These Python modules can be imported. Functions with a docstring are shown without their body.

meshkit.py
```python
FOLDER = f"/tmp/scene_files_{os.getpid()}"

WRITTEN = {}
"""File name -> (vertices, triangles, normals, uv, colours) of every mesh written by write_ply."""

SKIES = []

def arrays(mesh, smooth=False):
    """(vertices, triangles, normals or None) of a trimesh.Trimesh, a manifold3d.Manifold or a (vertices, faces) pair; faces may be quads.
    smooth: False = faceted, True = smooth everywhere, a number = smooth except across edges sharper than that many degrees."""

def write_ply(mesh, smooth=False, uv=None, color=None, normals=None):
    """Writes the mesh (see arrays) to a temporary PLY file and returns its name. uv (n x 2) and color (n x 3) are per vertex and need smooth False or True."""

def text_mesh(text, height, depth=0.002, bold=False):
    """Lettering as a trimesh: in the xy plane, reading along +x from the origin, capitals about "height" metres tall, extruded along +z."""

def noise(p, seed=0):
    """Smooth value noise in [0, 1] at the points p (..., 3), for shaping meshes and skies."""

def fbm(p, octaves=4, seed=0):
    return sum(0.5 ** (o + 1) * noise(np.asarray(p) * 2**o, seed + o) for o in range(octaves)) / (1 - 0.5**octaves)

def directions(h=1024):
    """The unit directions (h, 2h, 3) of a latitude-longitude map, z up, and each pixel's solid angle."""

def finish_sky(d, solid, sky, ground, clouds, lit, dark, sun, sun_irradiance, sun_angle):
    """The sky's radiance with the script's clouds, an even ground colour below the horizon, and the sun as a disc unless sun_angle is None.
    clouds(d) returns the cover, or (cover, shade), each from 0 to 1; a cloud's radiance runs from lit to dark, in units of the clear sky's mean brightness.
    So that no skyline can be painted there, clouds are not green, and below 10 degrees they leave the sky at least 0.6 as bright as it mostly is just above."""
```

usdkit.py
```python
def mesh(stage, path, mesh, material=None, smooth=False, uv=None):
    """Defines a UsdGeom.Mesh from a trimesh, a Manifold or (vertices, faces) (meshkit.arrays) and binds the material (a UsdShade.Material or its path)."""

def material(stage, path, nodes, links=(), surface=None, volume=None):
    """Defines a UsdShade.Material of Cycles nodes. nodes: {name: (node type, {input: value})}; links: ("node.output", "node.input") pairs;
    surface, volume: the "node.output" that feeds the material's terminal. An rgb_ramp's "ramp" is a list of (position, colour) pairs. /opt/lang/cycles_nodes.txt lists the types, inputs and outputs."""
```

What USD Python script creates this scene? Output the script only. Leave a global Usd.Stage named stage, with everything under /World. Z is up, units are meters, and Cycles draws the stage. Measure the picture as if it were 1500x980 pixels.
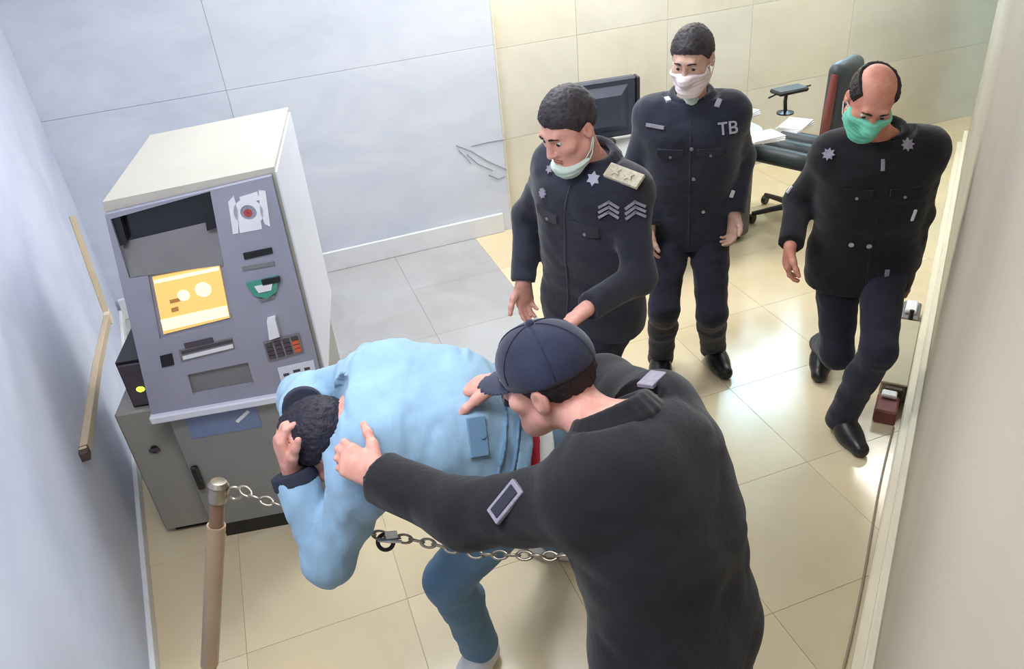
import math, random
import numpy as np, trimesh
import scipy.sparse as sp
import usdkit, meshkit
from pxr import Usd, UsdGeom, UsdLux, UsdShade, Gf, Sdf

stage = Usd.Stage.CreateInMemory()
UsdGeom.SetStageUpAxis(stage, UsdGeom.Tokens.z)
UsdGeom.SetStageMetersPerUnit(stage, 1.0)
UsdGeom.Xform.Define(stage, '/World')
random.seed(3)
RNG = np.random.default_rng(7)
A_ = np.array

# ------------------------------------------------------------------ camera
FPX, PITCH, ROLL, CAMH = 1150.0, math.radians(32.0), math.radians(6.0), 2.4
FW = A_([0, math.cos(PITCH), -math.sin(PITCH)])
_rt = A_([1.0, 0, 0]); _up = np.cross(_rt, FW)
RT = math.cos(ROLL) * _rt - math.sin(ROLL) * _up
UP = np.cross(RT, FW)
EYE = A_([0, 0, CAMH])
cam = UsdGeom.Camera.Define(stage, '/World/camera')
M = Gf.Matrix4d(1)
for i, r in enumerate((RT, UP, -FW, EYE)):
    for j in range(3):
        M[i, j] = float(r[j])
cam.AddTransformOp().Set(M)
cam.CreateHorizontalApertureAttr(36.0)
cam.CreateVerticalApertureAttr(36.0 * 980 / 1500)
cam.CreateFocalLengthAttr(36.0 * FPX / 1500)
cam.CreateClippingRangeAttr(Gf.Vec2f(0.05, 100))
cam.CreateExposureAttr(0.74)


def at(px, py, Z=None, Y=None):
    """the point of the room seen at a pixel, at height Z or at depth Y"""
    d = FW + RT * (px - 750) / FPX + UP * (490 - py) / FPX
    t = (Z - EYE[2]) / d[2] if Z is not None else Y / d[1]
    return EYE + d * t


def on_plane(px, py, o, n):
    d = FW + RT * (px - 750) / FPX + UP * (490 - py) / FPX
    return EYE + d * (np.dot(o - EYE, n) / np.dot(d, n))


# ------------------------------------------------------------------ lights
def rect_light(name, loc, w, h, color, intensity, look=(0, 0, -1)):
    l = UsdLux.RectLight.Define(stage, '/World/' + name)
    l.CreateWidthAttr(w); l.CreateHeightAttr(h); l.CreateIntensityAttr(intensity); l.CreateColorAttr(Gf.Vec3f(*color))
    z = -A_(look, float); z /= np.linalg.norm(z)
    x = np.cross([0, 1, 0] if abs(z[1]) < .9 else [1, 0, 0], z); x /= np.linalg.norm(x); y = np.cross(z, x)
    m = Gf.Matrix4d(1)
    for i, r in enumerate((x, y, z, A_(loc, float))):
        for j in range(3):
            m[i, j] = float(r[j])
    l.AddTransformOp().Set(m)
    return l


rect_light('ceiling_lamp', (-0.35, 3.3, 2.93), 1.2, 0.6, (0.90, 0.95, 1.0), 13)
rect_light('ceiling_lamp_001', (0.75, 4.95, 2.93), 0.9, 0.6, (1.0, 0.975, 0.92), 22)
rect_light('ceiling_lamp_003', (3.4, 5.4, 2.93), 0.9, 0.6, (1.0, 0.985, 0.95), 16)
rect_light('ceiling_lamp_002', (-0.6, 1.0, 2.93), 1.2, 0.6, (0.93, 0.96, 1.0), 11)
dome = UsdLux.DomeLight.Define(stage, '/World/sky')
SKY = usdkit.material(stage, '/World/Looks/daylight', {'b': ('background_shader', {'color': (0.50, 0.82, 1.0), 'strength': 15.0})}, surface='b.background')
UsdShade.MaterialBindingAPI.Apply(dome.GetPrim()).Bind(SKY)


# ------------------------------------------------------------------ naming helpers
USED = {}


def numbered(path):
    n = USED.get(path, -1) + 1
    USED[path] = n
    return path if n == 0 else f'{path}_{n:03d}'


def tag(p, label=None, cat=None, group=None, kind=None):
    p = p.GetPrim() if hasattr(p, 'GetPrim') else p
    for k, v in (('label', label), ('category', cat), ('group', group), ('kind', kind)):
        if v:
            p.SetCustomDataByKey(k, v)
    return p


def thing(name, label=None, cat=None, loc=(0, 0, 0), rot=None, group=None, kind=None):
    """rot: 3x3 whose columns are the thing's x, y, z axes"""
    x = UsdGeom.Xform.Define(stage, numbered('/World/' + name))
    m = Gf.Matrix4d(1)
    R = np.eye(3) if rot is None else A_(rot)
    for j in range(3):
        for i in range(3):
            m[i, j] = float(R[j, i])
        m[3, j] = float(loc[j])
    x.AddTransformOp().Set(m)
    return tag(x, label, cat, group, kind)


def obj(name, mesh, mat, parent=None, smooth=False, label=None, kind=None):
    base = '/World' if parent is None else str(parent.GetPath())
    m = usdkit.mesh(stage, numbered(base + '/' + name), mesh, mat, smooth)
    return tag(m, label, None, None, kind)


def struct(name, mesh, mat, parent=None, smooth=False):
    return obj(name, mesh, mat, parent, smooth, kind='structure' if parent is None else None)


def lin(c):
    return [((x / 12.92) if x <= .04045 else ((x + .055) / 1.055) ** 2.4) for x in A_(c, float) / 255]


def mat(name, rgb, rough=.5, spec=.5, var=0.0, scale=8, bump=0.0, bscale=60, metal=0, var2=None, emit=None, sheen=0, stretch=(1, 1, 1), coat=0):
    """rgb: sRGB 0-255. var: noise variation of the colour, or var2 = second colour"""
    c = lin(rgb)
    nodes = {'p': ('principled_bsdf', {'roughness': rough, 'specular_ior_level': spec, 'base_color': c, 'metallic': metal, 'sheen_weight': sheen, 'coat_weight': coat}),
             'g': ('texture_coordinate', {})}
    links = []
    if var or var2 is not None:
        c2 = lin(var2) if var2 is not None else [x * (1 - var) for x in c]
        c1 = c if var2 is not None else [min(1, x * (1 + var)) for x in c]
        nodes['m'] = ('mapping', {'scale': stretch})
        nodes['n'] = ('noise_texture', {'scale': scale, 'detail': 5.0, 'roughness': .6, 'distortion': .6})
        nodes['r'] = ('rgb_ramp', {'ramp': [(.3, c1), (.7, c2)]})
        links += [('g.object', 'm.vector'), ('m.vector', 'n.vector'), ('n.fac', 'r.fac'), ('r.color', 'p.base_color')]
    if bump:
        nodes['bn'] = ('noise_texture', {'scale': bscale, 'detail': 4.0})
        nodes['b'] = ('bump', {'strength': bump, 'distance': .01})
        links += [('g.object', 'bn.vector'), ('bn.fac', 'b.height'), ('b.normal', 'p.normal')]
    if emit:
        nodes['p'][1].update(emission_color=lin(emit[0]), emission_strength=emit[1])
    return usdkit.material(stage, '/World/Looks/' + name, nodes, links, surface='p.BSDF')


# ------------------------------------------------------------------ mesh helpers
def box(cx, cy, cz, sx, sy, sz, bev=0.0):
    if bev <= 0:
        b = trimesh.creation.box((sx, sy, sz))
    else:
        bev = min(bev, .45 * min(sx, sy, sz))
        pts = []
        for ax in range(3):
            h = A_([sx, sy, sz]) / 2 - bev
            h[ax] += bev
            pts += [A_(s) * h for s in np.ndindex(2, 2, 2) for s in [tuple(2 * q - 1 for q in s)]]
        b = trimesh.convex.convex_hull(A_(pts))
    b.apply_translation((cx, cy, cz))
    return b


def boxb(x0, x1, y0, y1, z0, z1, bev=0.0):
    return box((x0 + x1) / 2, (y0 + y1) / 2, (z0 + z1) / 2, abs(x1 - x0), abs(y1 - y0), abs(z1 - z0), bev)


def cat(*ms):
    return trimesh.util.concatenate([m for m in ms])


def tube(points, r, sides=10, cap=True):
    p = A_(points, float); n = len(p)
    r = np.broadcast_to(r, (n,))
    t = np.gradient(p, axis=0); t /= np.linalg.norm(t, axis=1, keepdims=True)
    a = np.cross(t[0], [0, 0, 1.0] if abs(t[0][2]) < .9 else [1.0, 0, 0]); a /= np.linalg.norm(a)
    ring = []
    for i in range(n):
        a = a - t[i] * np.dot(a, t[i]); a /= np.linalg.norm(a); b = np.cross(t[i], a)
        ang = np.arange(sides) * 2 * np.pi / sides
        ring.append(p[i] + r[i] * (np.cos(ang)[:, None] * a + np.sin(ang)[:, None] * b))
    v = np.vstack(ring + [p[:1], p[-1:]])
    f = []
    for i in range(n - 1):
        for j in range(sides):
            k = (j + 1) % sides
            q = (i * sides + j, i * sides + k, (i + 1) * sides + k, (i + 1) * sides + j)
            f += [(q[0], q[1], q[2]), (q[0], q[2], q[3])]
    if cap:
        for j in range(sides):
            k = (j + 1) % sides
            f += [(n * sides, k, j), (n * sides + 1, (n - 1) * sides + j, (n - 1) * sides + k)]
    return trimesh.Trimesh(v, f, process=False)


def lathe(profile, sides=28):
    return trimesh.creation.revolve(A_(profile, float), sections=sides)


def prism(poly, z0, z1):
    """2d polygon (convex or not) extruded along z"""
    import shapely.geometry as sg
    m = trimesh.creation.extrude_polygon(sg.Polygon(poly), z1 - z0, engine='earcut')
    m.apply_translation((0, 0, z0))
    return m


def moved(m, R=None, t=(0, 0, 0)):
    m = m.copy()
    T = np.eye(4)
    if R is not None:
        T[:3, :3] = R
    T[:3, 3] = t
    m.apply_transform(T)
    return m


def unit(v):
    v = A_(v, float)
    return v / np.linalg.norm(v)


# ------------------------------------------------------------------ signed distance modelling
class Sdf_:
    def __init__(self):
        self.ops = []

    def rc(self, a, b, r1, r2, k=.02, sub=False):
        a, b = A_(a, float), A_(b, float)
        r = max(r1, r2)
        self.ops.append(('rc', k, sub, np.minimum(a, b) - r, np.maximum(a, b) + r, (a, b, r1, r2)))
        return self

    def ell(self, c, rad, R=None, k=.02, sub=False):
        c, rad = A_(c, float), A_(rad, float)
        R = np.eye(3) if R is None else A_(R)
        e = np.sqrt(((R * rad) ** 2).sum(1))
        self.ops.append(('ell', k, sub, c - e, c + e, (c, rad, R)))
        return self

    def cut(self, fn):
        """fn(points, d) -> d"""
        self.ops.append(('fn', 0, False, None, None, fn))
        return self

    def plane(self, o, n, k=.004):
        """keeps the side that n points to"""
        o, n = A_(o, float), unit(n)

        def f(p, d):
            s = -((p - o) @ n)
            h = np.clip(.5 - .5 * (d - s) / k, 0, 1)
            return d * (1 - h) + s * h + k * h * (1 - h)
        return self.cut(f)

    def join(self, other, k=.03):
        lo, hi = other.bounds()
        self.ops.append(('join', k, False, lo, hi, other))
        return self

    def bounds(self):
        lo = np.min([o[3] for o in self.ops if o[3] is not None and not o[2]], 0)
        hi = np.max([o[4] for o in self.ops if o[3] is not None and not o[2]], 0)
        return lo - .03, hi + .03

    def __call__(self, P, margin=.03, fine=True):
        d = np.full(len(P), margin * 1.5)
        for kind, k, sub, lo, hi, q in self.ops:
            if kind == 'fn':
                d = q(P, d) if fine or getattr(q, 'coarse', True) else d
                continue
            if kind == 'join':
                e = q(P, margin, fine)
                h = np.clip(.5 + .5 * (d - e) / k, 0, 1)
                d = d * (1 - h) + e * h - k * h * (1 - h)
                continue
            m = margin + k
            idx = np.nonzero(((P > lo - m) & (P < hi + m)).all(1))[0]
            if not len(idx):
                continue
            p = P[idx]
            if kind == 'rc':
                a, b, r1, r2 = q
                ba = b - a
                h = np.clip(((p - a) @ ba) / max(ba @ ba, 1e-12), 0, 1)
                e = np.linalg.norm(p - a - h[:, None] * ba, axis=1) - (r1 + (r2 - r1) * h)
            else:
                c, rad, R = q
                l = (p - c) @ R
                k0 = np.linalg.norm(l / rad, axis=1); k1 = np.linalg.norm(l / rad ** 2, axis=1)
                e = k0 * (k0 - 1) / np.maximum(k1, 1e-9)
            x = d[idx]
            if sub:
                e = -e
                h = np.clip(.5 - .5 * (x - e) / k, 0, 1)
                d[idx] = x * (1 - h) + e * h + k * h * (1 - h)
            else:
                h = np.clip(.5 + .5 * (x - e) / k, 0, 1)
                d[idx] = x * (1 - h) + e * h - k * h * (1 - h)
        return d

    def mesh(self, h=.006, B=8, relax=4):
        lo, hi = self.bounds()
        nb = np.ceil((hi - lo) / (h * B)).astype(int) + 1
        g = np.stack(np.meshgrid(*[np.arange(n) for n in nb], indexing='ij'), -1).reshape(-1, 3)
        diag = h * B * .87
        dc = self(lo + (g + .5) * h * B, margin=diag + .02, fine=False)
        D = np.repeat(np.repeat(np.repeat(np.where(dc < 0, -1.0, 1.0).astype(np.float32).reshape(nb), B, 0), B, 1), B, 2)
        near = np.nonzero(np.abs(dc) < diag + .012)[0]
        loc = np.stack(np.meshgrid(*[np.arange(B)] * 3, indexing='ij'), -1).reshape(-1, 3)
        vox = (g[near][:, None] * B + loc[None]).reshape(-1, 3)
        d = self(lo + vox * h)
        D[vox[:, 0], vox[:, 1], vox[:, 2]] = d
        D[0] = D[-1] = 1; D[:, 0] = D[:, -1] = 1; D[:, :, 0] = D[:, :, -1] = 1
        S = D < 0
        sh = [S[i:S.shape[0] - 1 + i, j:S.shape[1] - 1 + j, k:S.shape[2] - 1 + k] for i, j, k in np.ndindex(2, 2, 2)]
        allS, anyS = sh[0].copy(), sh[0].copy()
        for s in sh[1:]:
            allS &= s; anyS |= s
        c = np.argwhere(anyS & ~allS)
        num = np.full(allS.shape, -1, np.int64)
        num[tuple(c.T)] = np.arange(len(c))
        corner = {o: D[c[:, 0] + o[0], c[:, 1] + o[1], c[:, 2] + o[2]] for o in np.ndindex(2, 2, 2)}
        pos = np.zeros((len(c), 3)); cnt = np.zeros(len(c))
        for a in np.ndindex(2, 2, 2):
            for ax in range(3):
                if a[ax]:
                    continue
                b = list(a); b[ax] = 1; b = tuple(b)
                va, vb = corner[a], corner[b]
                x = (va < 0) != (vb < 0)
                t = np.where(x, va / np.where(x, va - vb, 1), 0)
                p = np.broadcast_to(A_(a, float), pos.shape).copy(); p[:, ax] += t
                pos += p * x[:, None]; cnt += x
        v = lo + (c + pos / cnt[:, None]) * h
        F = []
        for ax in range(3):
            sl0 = [slice(None)] * 3; sl1 = [slice(None)] * 3
            sl0[ax] = slice(0, -1); sl1[ax] = slice(1, None)
            e = np.argwhere(S[tuple(sl0)] != S[tuple(sl1)])
            u, w = (ax + 1) % 3, (ax + 2) % 3
            ok = (e[:, u] > 0) & (e[:, w] > 0)
            e = e[ok]
            q = []
            for du, dw in ((1, 1), (0, 1), (0, 0), (1, 0)):
                i = e.copy(); i[:, u] -= du; i[:, w] -= dw
                i = np.minimum(i, A_(num.shape) - 1)
                q.append(num[tuple(i.T)])
            q = np.stack(q, 1)
            flip = ~S[tuple(e.T)]
            q[flip] = q[flip][:, ::-1]
            F.append(q)
        F = np.vstack(F)
        F = F[(F >= 0).all(1)]
        e = np.unique(np.sort(np.vstack([F[:, [0, 1]], F[:, [1, 2]], F[:, [2, 3]], F[:, [3, 0]]]), 1), axis=0)
        n = len(v)
        W = sp.coo_matrix((np.ones(2 * len(e)), (np.r_[e[:, 0], e[:, 1]], np.r_[e[:, 1], e[:, 0]])), shape=(n, n)).tocsr()
        deg = np.maximum(A_(W.sum(1)).ravel(), 1)[:, None]
        for _ in range(relax):
            v = v + .50 * (W @ v / deg - v)
            v = v - .52 * (W @ v / deg - v)
        return trimesh.Trimesh(v, np.vstack([F[:, [0, 1, 2]], F[:, [0, 2, 3]]]), process=False)


def folds(amp, freq, seed, stretch=(1, 1, 1), ridge=True):
    st = A_(stretch)

    def f(p, d):
        idx = np.nonzero(np.abs(d) < .03)[0]
        n = meshkit.fbm(p[idx] * freq * st, 2, seed)
        n = np.abs(n - .5) * 2 if ridge else n
        d = d.copy(); d[idx] -= amp * (n - .3)
        return d
    f.coarse = False
    return f


# ------------------------------------------------------------------ people
def ik(a, b, l1, l2, pole):
    d = b - a
    L = np.linalg.norm(d); Lm = min(L, (l1 + l2) * .999)
    if L > Lm:
        s = L / Lm; l1 *= s; l2 *= s; Lm = L
    u = d / L
    x = (l1 * l1 - l2 * l2 + Lm * Lm) / (2 * Lm)
    h = math.sqrt(max(l1 * l1 - x * x, 0))
    p = pole - u * np.dot(pole, u); p = p / np.linalg.norm(p)
    return a + u * x + p * h


class Pose:
    """joints of one figure in the room. side: -1 left, +1 right"""

    def __init__(s, hip, neck, fwd, head, head_fwd, ankles, toes, wrists, elbows, knees=None, hunch=0.0, scale=1.0, shoulder_lat=None, hip_lat=None, sh_w=.185, shrug=(0, 0), head_up=(0, 0, 1)):
        s.k = scale
        s.hip, s.neck = A_(hip, float), A_(neck, float)
        s.fwd = unit(fwd)
        s.up = unit(s.neck - s.hip)
        lat = np.cross(s.fwd, [0, 0, 1.0]) if shoulder_lat is None else A_(shoulder_lat, float)
        lat = lat - s.up * np.dot(lat, s.up); s.lat = unit(lat)
        s.front = np.cross(s.up, s.lat)
        s.hlat = unit(lat if hip_lat is None else hip_lat)
        s.mid = (s.hip + s.neck) / 2 - s.front * hunch
        s.chest = s.neck - (s.neck - s.mid) * .42 - s.front * hunch * .25
        sb = s.neck - s.up * .055 * scale
        s.sh = {i: sb + s.lat * i * sh_w * scale + s.up * shrug[(i + 1) // 2] for i in (-1, 1)}
        s.hj = {i: s.hip + s.hlat * i * .092 * scale - A_([0, 0, .02]) for i in (-1, 1)}
        s.ank = {i: A_(ankles[(i + 1) // 2], float) for i in (-1, 1)}
        s.toe = {i: unit(toes[(i + 1) // 2]) for i in (-1, 1)}
        s.wr = {i: A_(wrists[(i + 1) // 2], float) for i in (-1, 1)}
        s.el = {i: ik(s.sh[i], s.wr[i], .295 * scale, .262 * scale, A_(elbows[(i + 1) // 2], float)) for i in (-1, 1)}
        kp = knees or [s.fwd, s.fwd]
        s.kn = {i: ik(s.hj[i], s.ank[i], .44 * scale, .42 * scale, A_(kp[(i + 1) // 2], float)) for i in (-1, 1)}
        s.head = A_(head, float)
        hf = unit(head_fwd)
        hx = unit(np.cross(hf, head_up)); hz = np.cross(hx, hf)
        s.HR = np.stack([hx, hf, hz], 1)
        s.hs = 1.03 * scale

    def h(s, x, y, z):
        return s.head + s.HR @ (A_([x, y, z]) * s.hs)


def torso(S, P, g, low=0.0, k=.05):
    """g: how much thicker than the body"""
    sc = P.k
    for i in (-1, 0, 1):
        a = P.hip + P.hlat * i * .075 * sc
        m = P.mid + P.lat * i * .068 * sc
        c = P.chest + P.lat * i * .088 * sc
        S.rc(a, m, (.118 + g) * sc, (.112 + g) * sc, k)
        S.rc(m, c, (.112 + g) * sc, (.122 + g) * sc, k)
        if low:
            S.rc(a, a - A_([0, 0, low]), (.118 + g) * sc, (.118 + g * 1.2) * sc, k)
    for i in (-1, 1):
        S.rc(P.chest + P.lat * i * .075 * sc, P.sh[i], (.10 + g) * sc, (.060 + g * .7) * sc, k)
        S.rc(P.neck - P.up * .01, P.sh[i] + P.up * .01, (.055 + g) * sc, (.052 + g) * sc, k)


def arm(S, P, i, g, k=.03, end=1.0, cuff=0.0):
    sc = P.k
    S.rc(P.sh[i], P.el[i], (.056 + g) * sc, (.044 + g) * sc, k)
    e = P.el[i] + (P.wr[i] - P.el[i]) * end
    S.rc(P.el[i], e, (.043 + g) * sc, (.029 + g + cuff) * sc, k)


def leg(S, P, i, g, k=.03, end=1.0, flare=0.0):
    sc = P.k
    S.rc(P.hj[i], P.kn[i], (.092 + g) * sc, (.056 + g) * sc, k)
    e = P.kn[i] + (P.ank[i] - P.kn[i]) * end
    q = P.kn[i] + (e - P.kn[i]) * .35 - P.toe[i] * .012
    S.rc(P.kn[i], q, (.055 + g) * sc, (.054 + g) * sc, k)
    S.rc(q, e, (.054 + g) * sc, (.036 + g + flare) * sc, k)


def hand(S, P, i, d, n, curl=.5, spread=.08, thumb=.5, k=.006):
    """d: where the fingers point, n: out of the palm, curl: 0 flat .. 1 fist"""
    sc = P.k * 1.04
    w = P.wr[i]; d = unit(d); n = A_(n, float); n = unit(n - d * np.dot(n, d))
    t = np.cross(d, n) * (1 if i == 1 else -1)      # thumb side
    base = [(.026, .091, .074, .0090), (.008, .095, .081, .0094), (-.010, .090, .075, .0090), (-.027, .082, .058, .0080)]
    for q, (x, y, L, r) in enumerate(base):
        kn = w + (d * y + t * x) * sc
        S.rc(w + (d * .012 + t * x * .62) * sc, kn, .0165 * sc, .0125 * sc, .016)
        a = curl * (.85 + .1 * q); p = kn; dirn = unit(d + t * (.026 - .017 * q) * spread * 20)
        for seg, (fr, bend) in enumerate(((.45, .9), (.31, 1.25), (.24, .8))):
            ang = a * bend
            dirn = unit(dirn * math.cos(ang) + n * math.sin(ang) if seg == 0 else dirn * math.cos(ang) + unit(n - dirn * np.dot(n, dirn) if abs(np.dot(n, dirn)) < .98 else -d) * math.sin(ang))
            e = p + dirn * L * fr * sc
            S.rc(p, e, (r - .0006 * seg) * sc, (r - .0006 * seg - .0006) * sc, k)
            p = e
    S.rc(w + d * .03 * sc + t * .005, w + d * .07 * sc - t * .004, .0185 * sc, .0165 * sc, .016)
    p = w + (d * .026 + t * .022) * sc
    dirn = unit(d * .75 + t * .75 + n * .35 * thumb)
    for seg, (L, r) in enumerate(((.042, .0155), (.033, .0112), (.027, .0102))):
        e = p + dirn * L * sc
        S.rc(p, e, r * sc, (r - .0012) * sc, .010)
        p = e; dirn = unit(dirn + d * .25 + n * .45 * thumb)


def head_sdf(S, P, ears=True, g=0.0, face=True):
    h, R, s = P.h, P.HR, P.hs
    S.ell(h(0, -.012, .030), A_([.073, .093, .088]) * s + g, R, .02)
    S.ell(h(0, .028, -.035), A_([.060, .066, .080]) * s + g, R, .03)
    S.rc(h(0, .068, -.100), h(0, .060, -.098), .024 * s + g, .024 * s + g, .03)
    for i in (-1, 1):
        S.rc(h(.052 * i, .008, -.060), h(.016 * i, .064, -.098), .021 * s + g, .022 * s + g, .03)
        S.ell(h(.043 * i, .058, -.020), A_([.024, .022, .020]) * s + g, R, .02)
    if not face:
        return
    S.rc(h(-.030, .082, .030), h(.030, .082, .030), .011 * s + g, .011 * s + g, .02)
    for i in (-1, 1):
        S.ell(h(.031 * i, .098, .008), A_([.018, .012, .011]) * s, R, .012, True)
    S.rc(h(0, .090, .016), h(0, .108, -.028), .008 * s + g, .012 * s + g, .012)
    for i in (-1, 1):
        S.ell(h(.012 * i, .097, -.031), A_([.009, .010, .008]) * s + g, R, .008)
    S.rc(h(-.018, .086, -.058), h(.018, .086, -.058), .0075 * s + g, .0075 * s + g, .006)
    S.rc(h(-.015, .085, -.070), h(.015, .085, -.070), .0085 * s + g, .0085 * s + g, .006)
    if ears:
        for i in (-1, 1):
            S.ell(h(.077 * i, -.012, -.004), A_([.010, .019, .032]) * s, R, .008)
            S.ell(h(.086 * i, -.005, .0), A_([.006, .009, .017]) * s, R, .006, True)


def body(P, hands, h=.0055):
    S = Sdf_()
    head_sdf(S, P)
    S.rc(P.head - P.HR @ A_([0, .02, .05]), P.neck - P.up * .02, .052 * P.k, .060 * P.k, .03)
    torso(S, P, -.012)
    for i in (-1, 1):
        arm(S, P, i, -.004)
        leg(S, P, i, -.010)
        S.rc(P.ank[i], P.ank[i] + P.toe[i] * .11 - A_([0, 0, .036]), .030, .022, .02)
        if hands[(i + 1) // 2]:
            hand(S, P, i, **hands[(i + 1) // 2])
    return S.mesh(h)


def to_head(P, p):
    return (p - P.head) @ P.HR / P.hs


def hair_mesh(P, line, grow=.014, seed=0, rough=.006, keep=None, h=.005):
    """line: pairs (y, lowest z) in head coordinates"""
    S = Sdf_()
    S.ell(P.h(0, -.012, .032), A_([.073, .093, .088]) * P.hs + grow, P.HR)
    ys, zs = zip(*line)

    def f(p, d):
        l = to_head(P, p)
        n = meshkit.fbm(p * 150, 2, seed) - .5
        cutv = (np.interp(l[:, 1], ys, zs) - l[:, 2]) * .8 + n * .006
        thin = np.clip(-cutv / .032, 0, 1)
        e = np.maximum(d + n * 2 * rough + grow * .8 * (1 - thin) ** 2, cutv)
        if keep is not None:
            e = np.maximum(e, keep(l))
        return e
    S.cut(f)
    return S.mesh(h)


def face_parts(P, t, M, mouth=True, brow='hair_dark', eyes=True):
    for i in (-1, 1):
        if eyes:
            e = trimesh.creation.icosphere(2, .0112 * P.hs); e.apply_translation(P.h(.031 * i, .0742, .007))
            q = obj('eye', e, M['eye'], t, True)
            e = trimesh.creation.icosphere(2, .0074 * P.hs); e.apply_translation(P.h(.031 * i, .0805, .005))
            obj('iris', e, M['iris'], q, True)
        b = tube([P.h(i * (.013 + .032 * u), .0965 - .012 * u * u - .003 * u, .030 - .003 * u + .004 * math.sin(u * 3.1)) for u in np.linspace(0, 1, 7)], .0034 * P.hs * A_([.7, 1, 1.1, 1, .9, .7, .4]), 8)
        obj('eyebrow', b, M[brow], t, True)
    if mouth:
        S = Sdf_().rc(P.h(-.019, .089, -.0575), P.h(.019, .089, -.0575), .006, .006, .005).rc(P.h(-.016, .089, -.0695), P.h(.016, .089, -.0695), .0068, .0068, .004)
        obj('lips', S.mesh(.003), M['lips'], t, True)


def mask_mesh(P, lo=-.118, hi=-.008, g=.008, h=.005, dz=0.0):
    S = Sdf_()
    head_sdf(S, P, ears=False, g=g * .6, face=False)
    S.rc(P.h(0, .090, -.010), P.h(0, .108, -.034), .020, .024, .03)

    def f(p, d):
        l = to_head(P, p)
        e = np.maximum(np.maximum(lo - l[:, 2], l[:, 2] - (hi - .012 * np.abs(l[:, 0]) / .06)), .022 - l[:, 1])
        pleat = .0016 * np.sin(l[:, 2] * 2 * math.pi / .018)
        return np.maximum(d - g * .4 + pleat, e)
    S.cut(f)
    return S.mesh(h)


def mask_loops(P, t, m, lo=-.09, hi=-.02):
    for i in (-1, 1):
        for z in (lo, hi):
            obj('ear_loop', tube([P.h(.062 * i, .032, z), P.h(.076 * i, .01, z * .75), P.h(.083 * i, -.014, z * .35)], .0022, 6), m, t, True)


def sleeve(P, i, g, end, cuff):
    A = Sdf_()
    arm(A, P, i, g, .04, end, cuff)
    e = P.el[i] + (P.wr[i] - P.el[i]) * end
    n = unit(P.el[i] - e)
    A.cut(lambda p, d: np.where(np.linalg.norm(p - e, axis=1) < .12 * P.k, np.maximum(d, -((p - e) @ n) - .012), d))
    return A


def neck_cut(S, P, z):
    o, n = P.neck + P.up * z, -P.up
    S.cut(lambda p, d: np.where(np.linalg.norm(p - o, axis=1) < .12 * P.k, np.maximum(d, -((p - o) @ n)), d))


def jacket(P, hem, g=.022, low=.12, amp=.008, seed=1, sleeves=(1, 1), h=.008, cuff=.008, hem_n=(0, 0, 1), collar=True, end=(.96, .96), arm_g=None):
    S = Sdf_()
    torso(S, P, g, low)
    S.plane(hem, hem_n)
    for i in (-1, 1):                                   # sleeves with straight cuffs
        S.join(sleeve(P, i, g * .6 if arm_g is None else arm_g, end[(i + 1) // 2], cuff), .035)
    S.cut(folds(amp, 9, seed, (1, 1, 1.5)))
    neck_cut(S, P, .035)
    return S


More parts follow.
